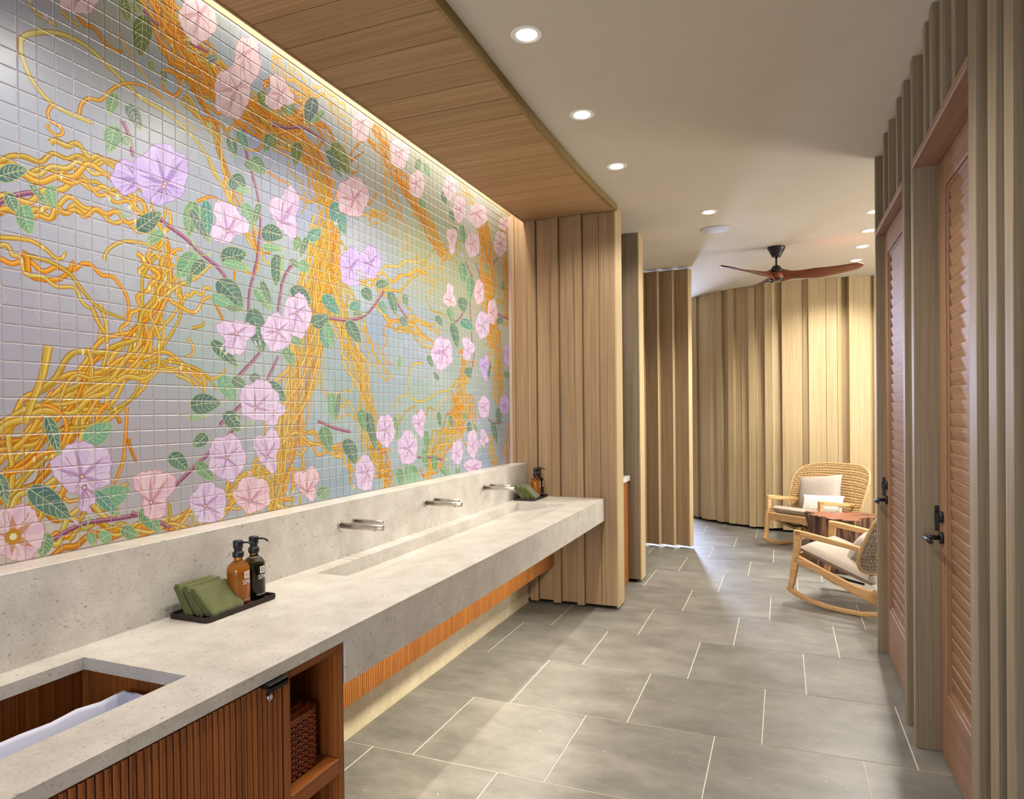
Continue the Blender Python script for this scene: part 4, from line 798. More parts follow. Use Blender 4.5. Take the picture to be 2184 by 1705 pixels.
# linen hamper bag inside the hole
bag = wthing('laundry_bag', 'white linen hamper bag inside the counter opening', 'bag', (-1.55, 0.8, 0.30))
random.seed(3)
rim = []
bx0, bx1, by0, by1 = -1.645, -1.33, 0.30, 1.268
per = []
for i in range(60):
    u = i/60*4; k = int(u); f = u-k
    per.append([(bx0+(bx1-bx0)*f, by1), (bx1, by1-(by1-by0)*f), (bx1-(bx1-bx0)*f, by0), (bx0, by0+(by1-by0)*f)][k])
nz = [0.5+0.5*math.sin(i*1.3)+0.4*math.sin(i*2.9+1) for i in range(60)]
bg = MB()
def ring(off, z, wv):
    return [(x+off*(1 if x < -1.55 else -1)+0.006*wv*nz[i], y+0.006*wv*nz[(i*7) % 60], z+0.008*wv*nz[(i*3) % 60]) for i, (x, y) in enumerate(per)]
rings = [ring(-0.030, 0.60, 2.5), ring(-0.022, 0.68, 2.2), ring(-0.008, 0.752, 0.9), ring(0.004, 0.762, 0.7), ring(0.012, 0.752, 0.8), ring(0.018, 0.66, 1.6), ring(0.03, 0.35, 2), ring(0.05, 0.31, 1)]
n = 60; vs = [p for r in rings for p in r]; fsx = []
for a in range(len(rings)-1):
    fsx += [(a*n+i, a*n+(i+1) % n, (a+1)*n+(i+1) % n, (a+1)*n+i) for i in range(n)]
bg.add(vs, fsx, True); bg.f.append(tuple((len(rings)-1)*n+i for i in range(n))); bg.sm.append(True)
obj('liner', bg, M['linen'], bag)
# ------------------------------------------------------------------ rattan basket in the niche
bk = wthing('rattan_basket', 'red brown woven rattan basket with lid in the cabinet niche', 'basket', (-1.5, 1.558, 0.4555))
def rrect(x0, x1, y0, y1, r, n=6):
    out = []
    for cx, cy, a in ((x1-r, y1-r, 0), (x0+r, y1-r, 90), (x0+r, y0+r, 180), (x1-r, y0+r, 270)):
        for k in range(n+1): q = math.radians(a+90*k/n); out.append((cx+r*math.cos(q), cy+r*math.sin(q)))
    return out
def resample(poly, n):
    P = [Vector((p[0], p[1], 0)) for p in poly]; P.append(P[0]); L = [0]
    for i in range(1, len(P)): L.append(L[-1]+(P[i]-P[i-1]).length)
    out = []; j = 0
    for k in range(n):
        d = L[-1]*k/n
        while L[j+1] < d: j += 1
        f = (d-L[j])/max(L[j+1]-L[j], 1e-9); out.append(P[j].lerp(P[j+1], f))
    return out, L[-1]
base, per_len = resample(rrect(-1.71, -1.30, 1.478, 1.652, 0.04), 176)
wv = MB(); cxm, cym = -1.505, 1.565
rows = 17
for r in range(rows):
    z = 0.4625+r*0.0088; pts = []
    for i, p in enumerate(base):
        d = Vector((p.x-cxm, p.y-cym, 0)).normalized(); s = 1 if ((i//2+r) % 2) else -1
        pts.append((p.x+d.x*0.0035*s, p.y+d.y*0.0035*s, z+(0.0025 if i % 4 < 2 else -0.0025)))
    wv.tube(pts, 0.0042, 5, closed=True)
obj('woven_side', wv, M['rattan'], bk)
obj('core', MB().prism([(p.x*0.99+cxm*0.01, p.y*0.985+cym*0.015) for p in base[::4]], 0.456, 0.607, 'z'), M['rattan'], bk)
lid = MB()
for q, z in ((1.0, 0.613), (1.0, 0.621), (0.9, 0.627), (0.78, 0.630), (0.64, 0.632), (0.5, 0.633), (0.35, 0.634), (0.2, 0.634)):
    pts = [(cxm+(p.x-cxm)*q, cym+(p.y-cym)*q, z+0.002*(1 if (i//2) % 2 else -1)) for i, p in enumerate(base)][::2]
    lid.tube(pts, 0.0058, 5, closed=True)
lid.prism([(cxm+(p.x-cxm)*0.99, cym+(p.y-cym)*0.98) for p in base[::4]], 0.611, 0.627, 'z')
lid.tube([(-1.53, 1.588, 0.635), (-1.53, 1.603, 0.644), (-1.53, 1.618, 0.635)], 0.004, 6)
obj('lid', lid, M['rattan'], bk)

# ------------------------------------------------------------------ taps and soap spouts
def spout(name, y, z, r, tip, label, cat, group, tap):
    o = wthing(name, label, cat, (SX, y, z), group)
    obj('wall_flange', MB().lathe([(r*1.55, 0), (r*1.55, 0.005), (r*1.45, 0.0075)], 28, axis='x', org=(SX, y, z)), M['steel'], o)
    b = MB().lathe([(r, 0.006), (r, tip-SX-0.0015), (r-0.0015, tip-SX)], 28, axis='x', org=(SX, y, z))
    obj('body', b, M['steel'], o)
    if tap:
        obj('aerator', MB().lathe([(0.007, z-r-0.005), (0.007, z-r+0.003)], 16, cx=tip-0.045, cy=y), M['chrome'], o)
        obj('sensor_ring', MB().lathe([(r+0.0004, 0), (r+0.0004, 0.0012)], 28, axis='x', org=(tip-0.034, y, z)), M['dark'], o)
    else:
        obj('nozzle', MB().lathe([(0.005, z-r-0.004), (0.005, z-r+0.003)], 16, cx=tip-0.015, cy=y), M['chrome'], o)
for y, wd in ((2.543, 'nearest the first soap tray'), (3.329, 'in the middle of the basin'), (4.118, 'by the far olive towels')):
    spout('basin_tap', y, 0.988, 0.0135, -1.645, 'thicker brushed steel wall tap '+wd, 'tap', 'sensor taps over the trough basin', True)
for y, wd in ((2.649, 'nearest the first soap tray'), (3.437, 'in the middle of the basin'), (4.226, 'by the far olive towels')):
    spout('soap_spout', y, 0.992, 0.0098, -1.713, 'thinner shorter steel soap spout behind the tap '+wd, 'soap spout', 'soap spouts over the trough basin', False)

# ------------------------------------------------------------------ soap trays with towels and bottles
def text_mesh(body, size):
    cu = bpy.data.curves.new('print', 'FONT'); cu.body = body; cu.size = size; cu.align_x = 'CENTER'; cu.resolution_u = 3
    t = bpy.data.objects.new('print', cu); C.objects.link(t); dg = bpy.context.evaluated_depsgraph_get()
    me = bpy.data.meshes.new_from_object(t.evaluated_get(dg)); bpy.data.objects.remove(t)
    v = [tuple(p.co) for p in me.vertices]; f = [tuple(p.vertices) for p in me.polygons]; bpy.data.meshes.remove(me); return v, f
BR = 0.0375
def wrap(mb, verts, faces, z0, r=BR+0.0003, sx=1.0):
    mb.add([(r*math.cos(u*sx/r), r*math.sin(u*sx/r), z0+v) for u, v, _ in verts], faces)
def label_mb(word):
    mb = MB()
    # emblem: a square tile with an eight-petalled cut-out flower, then the words
    S = 0.0235; N = 26; vs = []; cells = []
    for j in range(N):
        for i in range(N):
            x, y = (i+.5)/N*2-1, (j+.5)/N*2-1; r = math.hypot(x, y); a = math.atan2(y, x)
            petal = 0.16 < r < 0.82 and abs(math.sin(4*(a+PI/8))) > 0.86-0.25*math.sin((r-0.16)/0.66*PI)
            ring_ = False
            corner = 1.0 < r < 1.1 and max(abs(x), abs(y)) < 0.9
            if not petal and not corner and r > 0.1: cells.append((i, j))
    for i, j in cells:
        q = [((a/N-.5)*S, (b/N)*S, 0) for a, b in ((i, j), (i+1, j), (i+1, j+1), (i, j+1))]
        wrap(mb, q, [(0, 1, 2, 3)], 0.093)
    em = mb; mb = MB(); wd = MB()
    v, f = text_mesh('SPA', 0.023); wrap(mb, v, f, 0.0725)
    v, f = text_mesh(word, 0.0075); wrap(wd, v, f, 0.016)
    return em, mb, wd
LBL = {}
for w_ in ('BODY LOTION', 'MOUTHWASH'):
    LBL[w_] = [m_.mesh(n_) for m_, n_ in zip(label_mb(w_), ('emblem', 'lettering', 'lettering'))]
    for m_ in LBL[w_]: m_.materials.append(M['print'])
glass_prof = [(0.0, 0.0005), (0.033, 0.0), (0.0365, 0.004), (BR, 0.009), (BR, 0.118), (0.0362, 0.128), (0.031, 0.138), (0.022, 0.146), (0.0155, 0.150), (0.0145, 0.156), (0.0145, 0.165)]
GL = MB().lathe(glass_prof, 40).mesh('glass')
LQ = MB().lathe([(0.0, 0.004), (0.030, 0.004), (0.0345, 0.010), (0.0355, 0.018), (0.0355, 0.112), (0.034, 0.122), (0.0, 0.123)], 32)
PUMP = MB().lathe([(0.0185, 0.163), (0.019, 0.164), (0.019, 0.178), (0.018, 0.180), (0.0135, 0.181), (0.0135, 0.192), (0.0155, 0.194), (0.0165, 0.196), (0.0165, 0.217), (0.015, 0.2195), (0.0, 0.220)], 24)
NOZ = MB().tube([(0.012, 0, 0.211), (0.030, 0, 0.211), (0.041, 0, 0.207), (0.048, 0, 0.200)], 0.0035, 8)
def bottle(x, y, z, kind, rot, label, group):
    am = kind == 'lotion'
    b = thing('pump_bottle', label, 'bottle', (x, y, z), 0, group)
    g = obj('glass', GL.copy(), M['amber'] if am else M['green'], b)
    obj('liquid', LQ, M['lotion'] if am else M['mouthwash'], b)
    o = obj('pump', PUMP, M['black'], b); n_ = obj('nozzle', NOZ, M['black'], b); n_.rotation_euler[2] = rot
    for n__, m_ in zip(('emblem', 'lettering', 'lettering'), LBL['BODY LOTION' if am else 'MOUTHWASH']):
        l = obj(n__, m_, None, b, label='white %s printed on the glass' % n__); l.rotation_euler[2] = math.radians(2)
def towel_mb():
    """a face cloth folded in three, authored lying flat; x along the slope, y along the width"""
    L, T, W = 0.108, 0.024, 0.142
    path = []
    # spiral profile: bottom layer, round fold, middle layer, fold, top layer
    h = T/3
    for x in np.linspace(0.004, L-0.006, 8): path.append((x, h*0.5))
    for k in range(1, 6): a = -PI/2+PI*k/6; path.append((L-0.006+h*0.5*math.cos(a), h+h*0.5*math.sin(a)))
    for x in np.linspace(L-0.006, 0.008, 8): path.append((x, h*1.5))
    for k in range(1, 6): a = -PI/2-PI*k/6; path.append((0.008+h*0.5*math.cos(a), h*2+h*0.5*math.sin(a)))
    for x in np.linspace(0.008, L+0.001, 10): path.append((x, h*2.5))
    for k in range(1, 8): a = PI/2-PI*k/8; path.append((L+0.001+h*1.5*math.cos(a)*0.8, h*1.0+h*1.5*math.sin(a)))
    mb = MB(); n = len(path); th = h*0.42
    def off(sg, e):
        out = []
        for i, (x, z) in enumerate(path):
            a = path[max(i-1, 0)]; b = path[min(i+1, n-1)]; tx, tz = b[0]-a[0], b[1]-a[1]; l = math.hypot(tx, tz) or 1
            out.append((x-tz/l*th*sg, z+tx/l*th*sg))
        return out
    A, B = off(1, 0), off(-1, 0); loop = A+B[::-1]
    nw = 14; vs = []
    for j in range(nw+1):
        y = (j/nw-.5)*W; e = 0.002*math.sin(j*1.7); pinch = 1-0.10*(abs(j/nw-.5)*2)**6
        for i, (x, z) in enumerate(loop): vs.append((x*1.0+e*0.4, y, z*pinch+0.0012*math.sin(y*90+x*70)))
    m = len(loop); fs = []
    for j in range(nw): fs += [(j*m+i, j*m+(i+1) % m, (j+1)*m+(i+1) % m, (j+1)*m+i) for i in range(m)]
    mb.add(vs, fs, True)
    for j, rev in ((0, 1), (nw, 0)):
        for i in range(n-1):
            q = (j*m+i, j*m+i+1, j*m+m-2-i, j*m+m-1-i); mb.f.append(q[::-1] if rev else q); mb.sm.append(False)
    return mb
TW = towel_mb().mesh('face_cloth'); TW.materials.append(M['towel'])
TRP = rrect(-0.085, 0.085, -0.158, 0.158, 0.016, 4)
def tray_mb():
    mb = MB(); n = len(TRP); sc = lambda k, z: [(x*k, y*(1-(1-k)*0.5), z) for x, y in TRP]
    R = [sc(0.96, 0.0), sc(1.0, 0.004), sc(1.0, 0.016), sc(0.985, 0.018), sc(0.945, 0.017), sc(0.93, 0.007)]
    vs = [p for r in R for p in r]; fs = []
    for a in range(len(R)-1): fs += [(a*n+i, a*n+(i+1) % n, (a+1)*n+(i+1) % n, (a+1)*n+i) for i in range(n)]
    fs += [tuple(range(n-1, -1, -1)), tuple((len(R)-1)*n+i for i in range(n))]
    return mb.add(vs, fs)
TR = tray_mb().mesh('tray'); TR.materials.append(M['charred'])
def tray_set(x, y, where, bz, slack):
    t_ = obj('amenity_tray', TR, None); t_.location = (x, y, CZ); tag(t_, 'long dark wood tray '+where, 'tray', 'amenity trays on the counter')
    for i, (dx, dy, ang, nm) in enumerate(((-0.088, -0.078, 57, 'rearmost'), (-0.052, -0.070, 52, 'middle'), (-0.016, -0.064, 45, 'front'))):
        o = bpy.data.objects.new('face_cloth', TW); C.objects.link(o)
        o.rotation_euler = (0, -math.radians(180-ang), math.radians(slack*(i-1)))
        o.matrix_world = Matrix.Translation((x+dx+0.075, y+dy, CZ+0.0085)) @ Matrix.Rotation(math.radians(slack*(i-1)), 4, 'Z') @ Matrix.Rotation(math.radians(ang), 4, 'Y') @ Matrix.Translation((-0.112, 0, 0))
        tag(o, '%s of three folded olive green cloths on the tray %s' % (nm, where), 'towel', 'folded cloths on the trays')
    bottle(x+0.028, y+0.032, CZ+0.0075, 'lotion', math.radians(38), 'amber pump bottle of body lotion on the tray '+where, 'pump bottles on the trays')
    bottle(x+0.024, y+0.110, CZ+0.0075, 'wash', math.radians(34), 'dark green pump bottle of mouthwash on the tray '+where, 'pump bottles on the trays')
tray_set(-1.772, 1.760, 'before the trough basin', CZ, 2)
tray_set(-1.775, 4.775, 'beside the timber partition', CZ, 5)
# ------------------------------------------------------------------ rocking chairs
def shell_pt(u, v, off=0.0):
    """woven back: u across, v up, both 0..1, squircle outline, wrapped around the sitter"""
    a, b = 2*u-1, 2*v-1
    x = a*math.sqrt(max(0, 1-0.30*b*b*b*b)); zz = b*math.sqrt(max(0, 1-0.30*a*a*a*a))
    hw = 0.425+0.035*(zz+1)/2; vv = (zz+1)/2
    y = -0.10-0.23*vv-0.03*vv*vv-0.16*(1-x*x)*(0.75+0.25*vv)
    return Vector((x*hw, y-off, 0.30+0.575*vv))
def weave_mb():
    mb = MB(); nr, nc = 21, 27
    for r in range(nr):
        v = 0.03+0.94*r/(nr-1)
        for s in (1, -1):
            pts = []
            for i in range(0, nc*2+1):
                u = i/(nc*2); w_ = math.sin(i*PI/2+(0 if r % 2 else PI))
                p = shell_pt(u, min(max(v+s*0.0125*w_, 0), 1), 0.008*s*math.cos(i*PI/2)); pts.append(p)
            mb.tube(pts, 0.0072, 5, cap=False)
    for c_ in range(nc+1):
        u = c_/nc; mb.tube([shell_pt(u, k/18) for k in range(19)], 0.0055, 5, cap=False)
    return mb
def outline(n=72):
    P = []
    for k in range(n):
        q = 4*k/n; e = int(q); f = q-e
        P.append(shell_pt(*[(f, 0), (1, f), (1-f, 1), (0, 1-f)][e]))
    return P
W_ME = weave_mb(); RIM = MB().tube(outline(), 0.013, 8, closed=True)
ZG = MB()
ol = outline(72)
for k in range(72):
    p, q = ol[k], ol[(k+1) % 72]; c_ = Vector((0, -0.36, 0.6)); inn = p+(c_-p).normalized()*0.035
    ZG.tube([p, inn, q], 0.0026, 4, cap=False)
def side_mb(s):
    x0, x1 = (0.290, 0.325) if s > 0 else (-0.325, -0.290)
    parts = {}
    parts['front_leg'] = MB().ribbon([(0.392, 0.098, 0.040), (0.372, 0.16, 0.044), (0.345, 0.33, 0.060), (0.333, 0.42, 0.050), (0.325, 0.525, 0.062), (0.322, 0.5645, 0.066)], x0, x1)
    parts['armrest'] = MB().ribbon([(0.350, 0.545, 0.040), (0.28, 0.538, 0.046), (0.10, 0.515, 0.042), (-0.12, 0.485, 0.036), (-0.20, 0.472, 0.030), (-0.30, 0.458, 0.026)], x0-0.006*(s > 0)-0.0, x1+0.006*(s > 0))
    parts['rocker'] = MB().ribbon([(0.412, 0.118, 0.020), (0.385, 0.098, 0.040), (0.32, 0.066, 0.038), (0.22, 0.038, 0.034), (0.10, 0.022, 0.033), (-0.02, 0.0175, 0.033), (-0.14, 0.022, 0.033), (-0.26, 0.040, 0.034), (-0.36, 0.066, 0.036), (-0.43, 0.092, 0.03)], x0, x1)
    parts['seat_rail'] = MB().ribbon([(0.352, 0.350, 0.070), (0.28, 0.325, 0.060), (0.12, 0.268, 0.055), (-0.04, 0.205, 0.062), (-0.16, 0.168, 0.075), (-0.27, 0.140, 0.085)], x0, x1)
    parts['rear_leg'] = MB().ribbon([(-0.20, 0.185, 0.10), (-0.255, 0.135, 0.070), (-0.295, 0.085, 0.052), (-0.33, 0.055, 0.05)], x0, x1)
    return parts
def rounded(mb, o, wd): 
    b = o.modifiers.new('bevel', 'BEVEL'); b.width = wd; b.segments = 2; b.limit_method = 'ANGLE'; b.angle_limit = math.radians(40)
def make_chair(label, loc, rz, wick):
    t = thing('rocking_chair', label, 'chair', loc, rz, 'woven rocking chairs in the seating alcove')
    for s in (1, -1):
        for nm, mb in side_mb(s).items():
            o = obj(nm, mb, M['oak'], t); rounded(mb, o, 0.009)
    o = obj('front_rail', MB().ribbon([(0.335, 0.305, 0.026), (0.345, 0.378, 0.026)], -0.2895, 0.2895), M['oak'], t)
    o = obj('rear_rail', MB().ribbon([(-0.235, 0.115, 0.022), (-0.215, 0.165, 0.022)], -0.2895, 0.2895), M['oak'], t)
    obj('cross_bar', MB().tube([(-0.29, -0.30, 0.062), (0.29, -0.30, 0.062)], 0.011, 8), M['oak'], t)
    sp = MB()
    for x in (-0.16, 0.0, 0.16): sp.tube([(x, 0.325, 0.315), (x, 0.2, 0.265), (x, 0.10, 0.225), (x, 0.0, 0.21), (x, -0.1, 0.20)], 0.009, 6)
    obj('seat_springs', sp, M['black'], t, label='black seat springs')
    sh = obj('woven_back', W_ME, M[wick], t)
    obj('rim', RIM, M['wicker'], sh); obj('binding', ZG, M['wicker_grey'], sh, label='grey zigzag binding')
    return t
def pillow_mb(w, h, th, nu=18, nv=14, pinch=0.10, boxy=2.6):
    def side(sg):
        def fn(u, v):
            a, b = 2*u-1, 2*v-1
            k = (1-abs(a)**boxy)*(1-abs(b)**boxy)
            x = a*w/2*(1-pinch*(1-abs(a))*0-pinch*0.5*(1-b*b)*abs(a)**3); z = b*h/2*(1-pinch*0.5*(1-a*a)*abs(b)**3)
            return (x, sg*th/2*max(k, 0)**0.5, z+0.004*math.sin(a*7+b*5)*k)
        return fn
    mb = MB(); mb.grid(side(1), nu, nv); mb.grid(side(-1), nu, nv, flip=True); return mb
def pillow_mats():
    """white lumbar pillow with a woven band of small grey blocks"""
    m, nt, b, N, L = newmat('patterned_linen'); b.inputs['Roughness'].default_value = 0.9
    tc = N('ShaderNodeTexCoord'); ck = N('ShaderNodeTexBrick'); mp = N('ShaderNodeMapping'); mp.inputs['Rotation'].default_value = (math.radians(-90), 0, 0)
    L(tc.outputs['Object'], mp.inputs['Vector']); L(mp.outputs[0], ck.inputs['Vector'])
    ck.inputs['Scale'].default_value = 1; ck.inputs['Brick Width'].default_value = 0.042; ck.inputs['Row Height'].default_value = 0.026; ck.inputs['Mortar Size'].default_value = 0.008
    ck.inputs['Color1'].default_value = rgba((196, 190, 184)); ck.inputs['Color2'].default_value = rgba((226, 222, 216)); ck.inputs['Mortar'].default_value = rgba((238, 236, 232))
    sx = N('ShaderNodeSeparateXYZ'); L(tc.outputs['Object'], sx.inputs[0])
    ab = N('ShaderNodeMath'); ab.operation = 'ABSOLUTE'; L(sx.outputs[0], ab.inputs[0])
    lt = N('ShaderNodeMath'); lt.operation = 'LESS_THAN'; lt.inputs[1].default_value = 0.16; L(ab.outputs[0], lt.inputs[0])
    mx = N('ShaderNodeMix'); mx.data_type = 'RGBA'; L(lt.outputs[0], mx.inputs['Factor']); mx.inputs['A'].default_value = rgba((236, 234, 230)); L(ck.outputs['Color'], mx.inputs['B'])
    L(mx.outputs['Result'], b.inputs['Base Color']); return m
M['pattern'] = pillow_mats()
def seat_mb(w, d, th):
    mb = MB()
    def f(sg):
        def fn(u, v):
            a, b = 2*u-1, 2*v-1; k = (1-abs(a)**8)*(1-abs(b)**8)
            return (a*w/2, b*d/2, sg*th/2*max(k, 0)**0.15+(0.010*(1-a*a)*(1-b*b) if sg > 0 else 0))
        return fn
    mb.grid(f(1), 20, 20); mb.grid(f(-1), 20, 20, flip=True); return mb
def piping(w, d): 
    p = rrect(-w/2, w/2, -d/2, d/2, 0.02, 3); return MB().tube([(x, y, 0) for x, y in p], 0.004, 6, closed=True)
def local(ch, pos, rot):
    loc, rz = ch.location, ch.rotation_euler[2]
    return Matrix.Translation(loc) @ Matrix.Rotation(rz, 4, 'Z') @ Matrix.Translation(pos) @ rot
def RX(d): return Matrix.Rotation(math.radians(d), 4, 'X')
def RYm(d): return Matrix.Rotation(math.radians(d), 4, 'Y')
def RZm(d): return Matrix.Rotation(math.radians(d), 4, 'Z')
# chair frame: local +y is forward
ch1 = make_chair('farther rocking chair of pale oak with golden woven back and white lumbar pillow', (0.294, 7.86, 0), math.atan2(0.6, -0.8), 'wicker')
ch2 = make_chair('nearer rocking chair seen from its side, partly behind the louvred door', (0.528, 5.72, 0), math.atan2(0.894, 0.447), 'wicker_grey')
ch1.rotation_euler[2] = math.atan2(-0.8, -0.6)-PI/2
ch2.rotation_euler[2] = math.atan2(0.447, -0.894)-PI/2
for ch, lab in ((ch1, 'flat taupe seat cushion on the farther rocking chair'), (ch2, 'flat taupe seat cushion on the nearer rocking chair')):
    o = obj('seat_cushion', seat_mb(0.565, 0.575, 0.080), M['cushion'], None); o.matrix_world = local(ch, (0, 0.052, 0.338), RX(18.5))
    tag(o, lab, 'cushion', 'seat cushions of the rocking chairs')
    obj('piping', piping(0.565, 0.575), M['cushion'], o)
def pillow(name, ch, pos, rot, w, h, th, m, lab):
    o = obj(name, pillow_mb(w, h, th), M[m], None); o.matrix_world = local(ch, pos, rot); tag(o, lab, 'pillow')
    return o
pillow('back_pillow', ch1, (0.055, -0.195, 0.585), RX(17) @ RYm(8), 0.50, 0.36, 0.17, 'pillow', 'square grey taupe pillow leaning on the woven back')
pillow('lumbar_pillow', ch1, (-0.075, -0.045, 0.475), RX(20) @ RYm(4), 0.47, 0.20, 0.12, 'pattern', 'white lumbar pillow with grey block pattern on the farther chair')
pillow('back_pillow', ch2, (0.06, -0.055, 0.455), RX(34) @ RYm(-7), 0.46, 0.27, 0.15, 'pillow', 'pale pillow on the nearer chair beside its armrest')

# ------------------------------------------------------------------ tree stump table
def stump():
    t = thing('stump_table', 'reddish tree stump side table with fluted bark sides between the chairs', 'side table', (0.500, 6.94, 0))
    def rad(a, h):
        lob = 0.035*math.sin(3*a+0.6)+0.028*math.sin(5*a+1.9)+0.016*math.sin(9*a+0.3)+0.010*math.sin(16*a+1)+0.006*math.sin(27*a)
        fl_ = 1.0-0.16*math.sin(h*PI*0.55+0.35)+0.10*h*h
        return (0.262+lob*(0.7+0.5*h))*fl_+0.004*math.sin(a*33+h*9)
    H = 0.50; n = 120; lv = 12; vs = []
    for j in range(lv+1):
        h = j/lv
        for k in range(n): a = 2*PI*k/n; r = rad(a, h); vs.append((r*1.18*math.cos(a), r*0.92*math.sin(a), h*H*(1+0.018*math.sin(2*a+1)*h)))
    fs = [(j*n+k, j*n+(k+1) % n, (j+1)*n+(k+1) % n, (j+1)*n+k) for j in range(lv) for k in range(n)]
    fs.append(tuple(range(n-1, -1, -1)))
    m, nt, b, N, L = newmat('stump_bark'); b.inputs['Roughness'].default_value = 0.6
    tc = N('ShaderNodeTexCoord'); mp = N('ShaderNodeMapping'); mp.inputs['Scale'].default_value = (26, 26, 2.2); no = N('ShaderNodeTexNoise'); no.inputs['Scale'].default_value = 1; no.inputs['Detail'].default_value = 5
    L(tc.outputs['Object'], mp.inputs['Vector']); L(mp.outputs[0], no.inputs['Vector']); r = N('ShaderNodeValToRGB'); cr = r.color_ramp
    cr.elements[0].position = 0.34; cr.elements[0].color = rgba((48, 30, 26)); cr.elements[1].position = 0.68; cr.elements[1].color = rgba((172, 134, 100))
    e = cr.elements.new(0.5); e.color = rgba((98, 68, 56)); L(no.outputs['Fac'], r.inputs['Fac']); L(r.outputs['Color'], b.inputs['Base Color'])
    bp = N('ShaderNodeBump'); bp.inputs['Strength'].default_value = 0.7; bp.inputs['Distance'].default_value = 0.006; L(no.outputs['Fac'], bp.inputs['Height']); L(bp.outputs['Normal'], b.inputs['Normal'])
    obj('trunk', MB().add(vs, fs, True), m, t)
    m2, nt, b, N, L = newmat('stump_top'); b.inputs['Roughness'].default_value = 0.35
    tc = N('ShaderNodeTexCoord'); wa = N('ShaderNodeTexWave'); wa.wave_type = 'RINGS'; wa.rings_direction = 'Z'; wa.inputs['Scale'].default_value = 9; wa.inputs['Distortion'].default_value = 5; wa.inputs['Detail'].default_value = 3
    L(tc.outputs['Object'], wa.inputs['Vector']); r = N('ShaderNodeValToRGB'); r.color_ramp.elements[0].color = rgba((118, 66, 48)); r.color_ramp.elements[1].color = rgba((152, 96, 72)); L(wa.outputs['Fac'], r.inputs['Fac'])
    no = N('ShaderNodeTexNoise'); no.inputs['Scale'].default_value = 5; no.inputs['Detail'].default_value = 3; L(tc.outputs['Object'], no.inputs['Vector'])
    rr = N('ShaderNodeMapRange'); rr.inputs['From Min'].default_value = 0.58; rr.inputs['From Max'].default_value = 0.66; L(no.outputs['Fac'], rr.inputs['Value'])
    mx = N('ShaderNodeMix'); mx.data_type = 'RGBA'; L(rr.outputs[0], mx.inputs['Factor']); L(r.outputs['Color'], mx.inputs['A']); mx.inputs['B'].default_value = rgba((64, 52, 48)); L(mx.outputs['Result'], b.inputs['Base Color'])
    tv = []; tf = []
    for q, dz in ((1.0, 0), (0.985, 0.004), (0.6, 0.003), (0.25, 0.001)):
        for k in range(n): a = 2*PI*k/n; rr_ = rad(a, 1)*q; tv.append((rr_*1.18*math.cos(a), rr_*0.92*math.sin(a), H*(1+0.018*math.sin(2*a+1)*q)+dz))
    for j in range(3): tf += [(j*n+k, j*n+(k+1) % n, (j+1)*n+(k+1) % n, (j+1)*n+k) for k in range(n)]
    tf.append(tuple(3*n+k for k in range(n)))
    obj('top', MB().add(tv, tf, False), m2, t, label='polished reddish top')
stump()

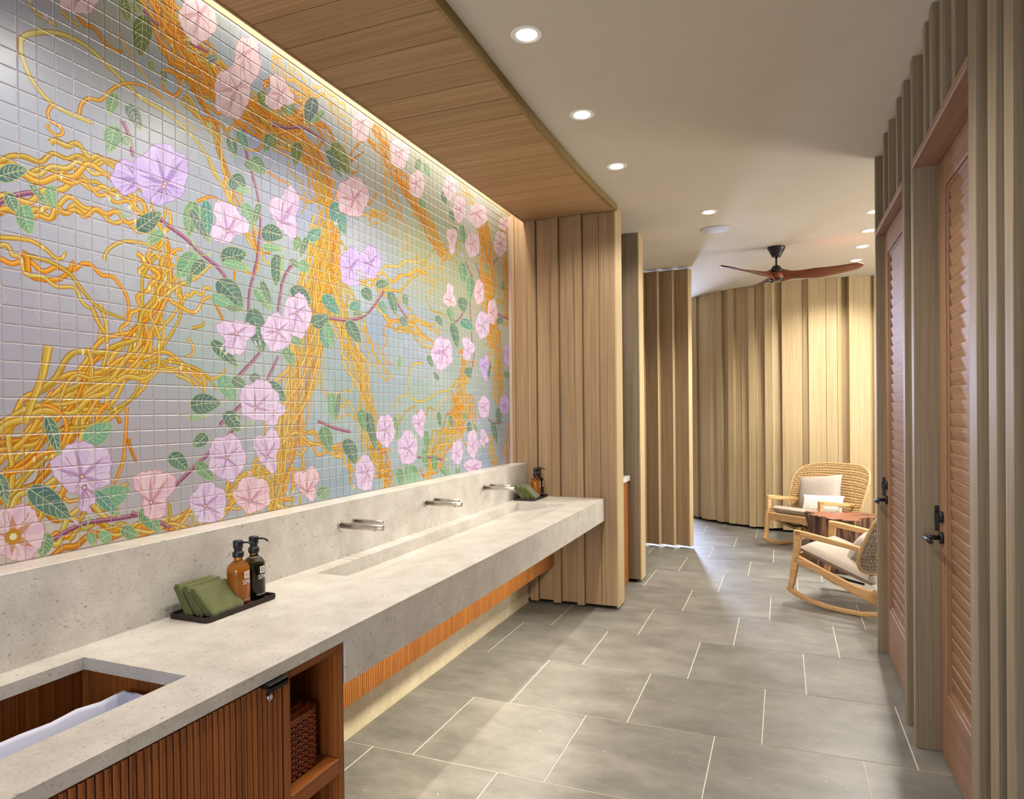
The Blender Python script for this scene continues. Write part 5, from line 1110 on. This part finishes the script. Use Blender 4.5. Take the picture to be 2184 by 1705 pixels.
# ------------------------------------------------------------------ ceiling fan
def fan():
    t = thing('ceiling_fan', 'three-bladed walnut ceiling fan on a black rod in the alcove', 'ceiling fan', (-0.0485, 6.8765, 3.03))
    obj('canopy', MB().lathe([(0.040, -0.092), (0.044, -0.088), (0.046, -0.076), (0.058, -0.055), (0.066, -0.040), (0.070, -0.034), (0.074, -0.030), (0.076, -0.016), (0.080, -0.012), (0.081, 0)], 32), M['black'], t)
    obj('rod', MB().lathe([(0.009, -0.185), (0.009, -0.088)], 14), M['black'], t)
    obj('motor_housing', MB().lathe([(0.055, -0.235), (0.052, -0.215), (0.045, -0.200), (0.036, -0.183), (0.030, -0.178), (0.012, -0.176)], 28), M['black'], t)
    obj('cover_plate', MB().lathe([(0.0, -0.318), (0.055, -0.317), (0.064, -0.312), (0.064, -0.300)], 28), M['black'], t)
    bl = MB(); NU, NV = 30, 8; R0, R1 = 0.035, 0.735
    def prof(u):
        r = R0+(R1-R0)*u
        cwd = 0.075+0.085*math.sin(min(u*1.55, 1)*PI/2) if u < 0.85 else 0.16*math.sqrt(max(1-((u-0.85)/0.15)**2.2, 0.0))
        cwd = max(cwd, 0.012)
        if u < 0.18: cwd = 0.135-0.05*math.sin(u/0.18*PI/2)
        elif u < 0.45: cwd = 0.085+(0.075+0.085*math.sin(min(u*1.55, 1)*PI/2)-0.085)*((u-0.18)/0.27)
        pit = math.radians(54*(1-u)**2.2+13)
        z = -0.268-0.012*math.sin(u*PI)+0.018*u*u
        return r, cwd, pit, z
    def surf(sg):
        def fn(u, v):
            r, cwd, pit, z = prof(u); s = (v-.5); th = 0.007*math.sqrt(max(1-(2*s)**4, 0))+0.0005
            off = s*cwd; sweep = 0.03*math.sin(u*PI)
            return (r, off*math.cos(pit)+sweep+sg*th*math.sin(pit)*0.5, z-off*math.sin(pit)+sg*th)
        return fn
    bl.grid(surf(1), NU, NV); bl.grid(surf(-1), NU, NV, flip=True)
    r, cwd, pit, z = prof(1.0)
    me = bl.mesh('blade'); me.materials.append(M['walnut'])
    for a in (-8, 112, 232):
        o = obj('blade', me, None, t); o.rotation_euler[2] = math.radians(a)
    obj('hub', MB().lathe([(0.0, -0.306), (0.058, -0.304), (0.066, -0.296), (0.062, -0.262), (0.050, -0.236), (0.0, -0.234)], 28), M['walnut'], t)
fan()

# ------------------------------------------------------------------ recessed downlights and loudspeaker
WH = ['nearest the viewer above the vanity', 'in the middle of the vanity row', 'last of the vanity row before the partition', 'over the aisle before the round speaker']
def downlight(x, y, lab, grp):
    d = thing('downlight', lab, 'ceiling light', (x, y, 3.03), 0, grp)
    obj('trim_ring', MB().lathe([(0.050, -0.001), (0.052, -0.003), (0.061, -0.0035), (0.066, -0.001), (0.066, 0.0)], 32), M['lampwhite'], d)
    obj('reflector', MB().grid(lambda u, v: ((0.051-0.010*v)*math.cos(2*PI*u), (0.051-0.010*v)*math.sin(2*PI*u), -0.0012-0.0008*v), 32, 2, flip=True), M['reflector'], d)
    obj('lens', MB().lathe([(0.0, -0.0026), (0.043, -0.0026), (0.043, -0.0005)], 28), M['lamp'], d)
for i, (x, y, k) in enumerate(DOWNLIGHTS[2:]):
    if k == 1: downlight(x, y, 'round white recessed downlight, '+WH[i], 'downlights over the aisle')
    else: downlight(x, y, 'round recessed downlight right of the fan, %s from the viewer' % ('first', 'second', 'third', 'fourth')[i-4], 'downlights right of the fan')
sp = wthing('ceiling_speaker', 'flat round white loudspeaker grille flush in the ceiling', 'speaker', (-0.521, 5.971, 3.03))
obj('grille', MB().lathe([(0.0, 3.0225), (0.108, 3.0225), (0.114, 3.024), (0.116, 3.0295)], 48, cx=-0.521, cy=5.971), plain('speaker_grey', (196, 200, 212), 0.6, noise=0.1, scale=900), sp)
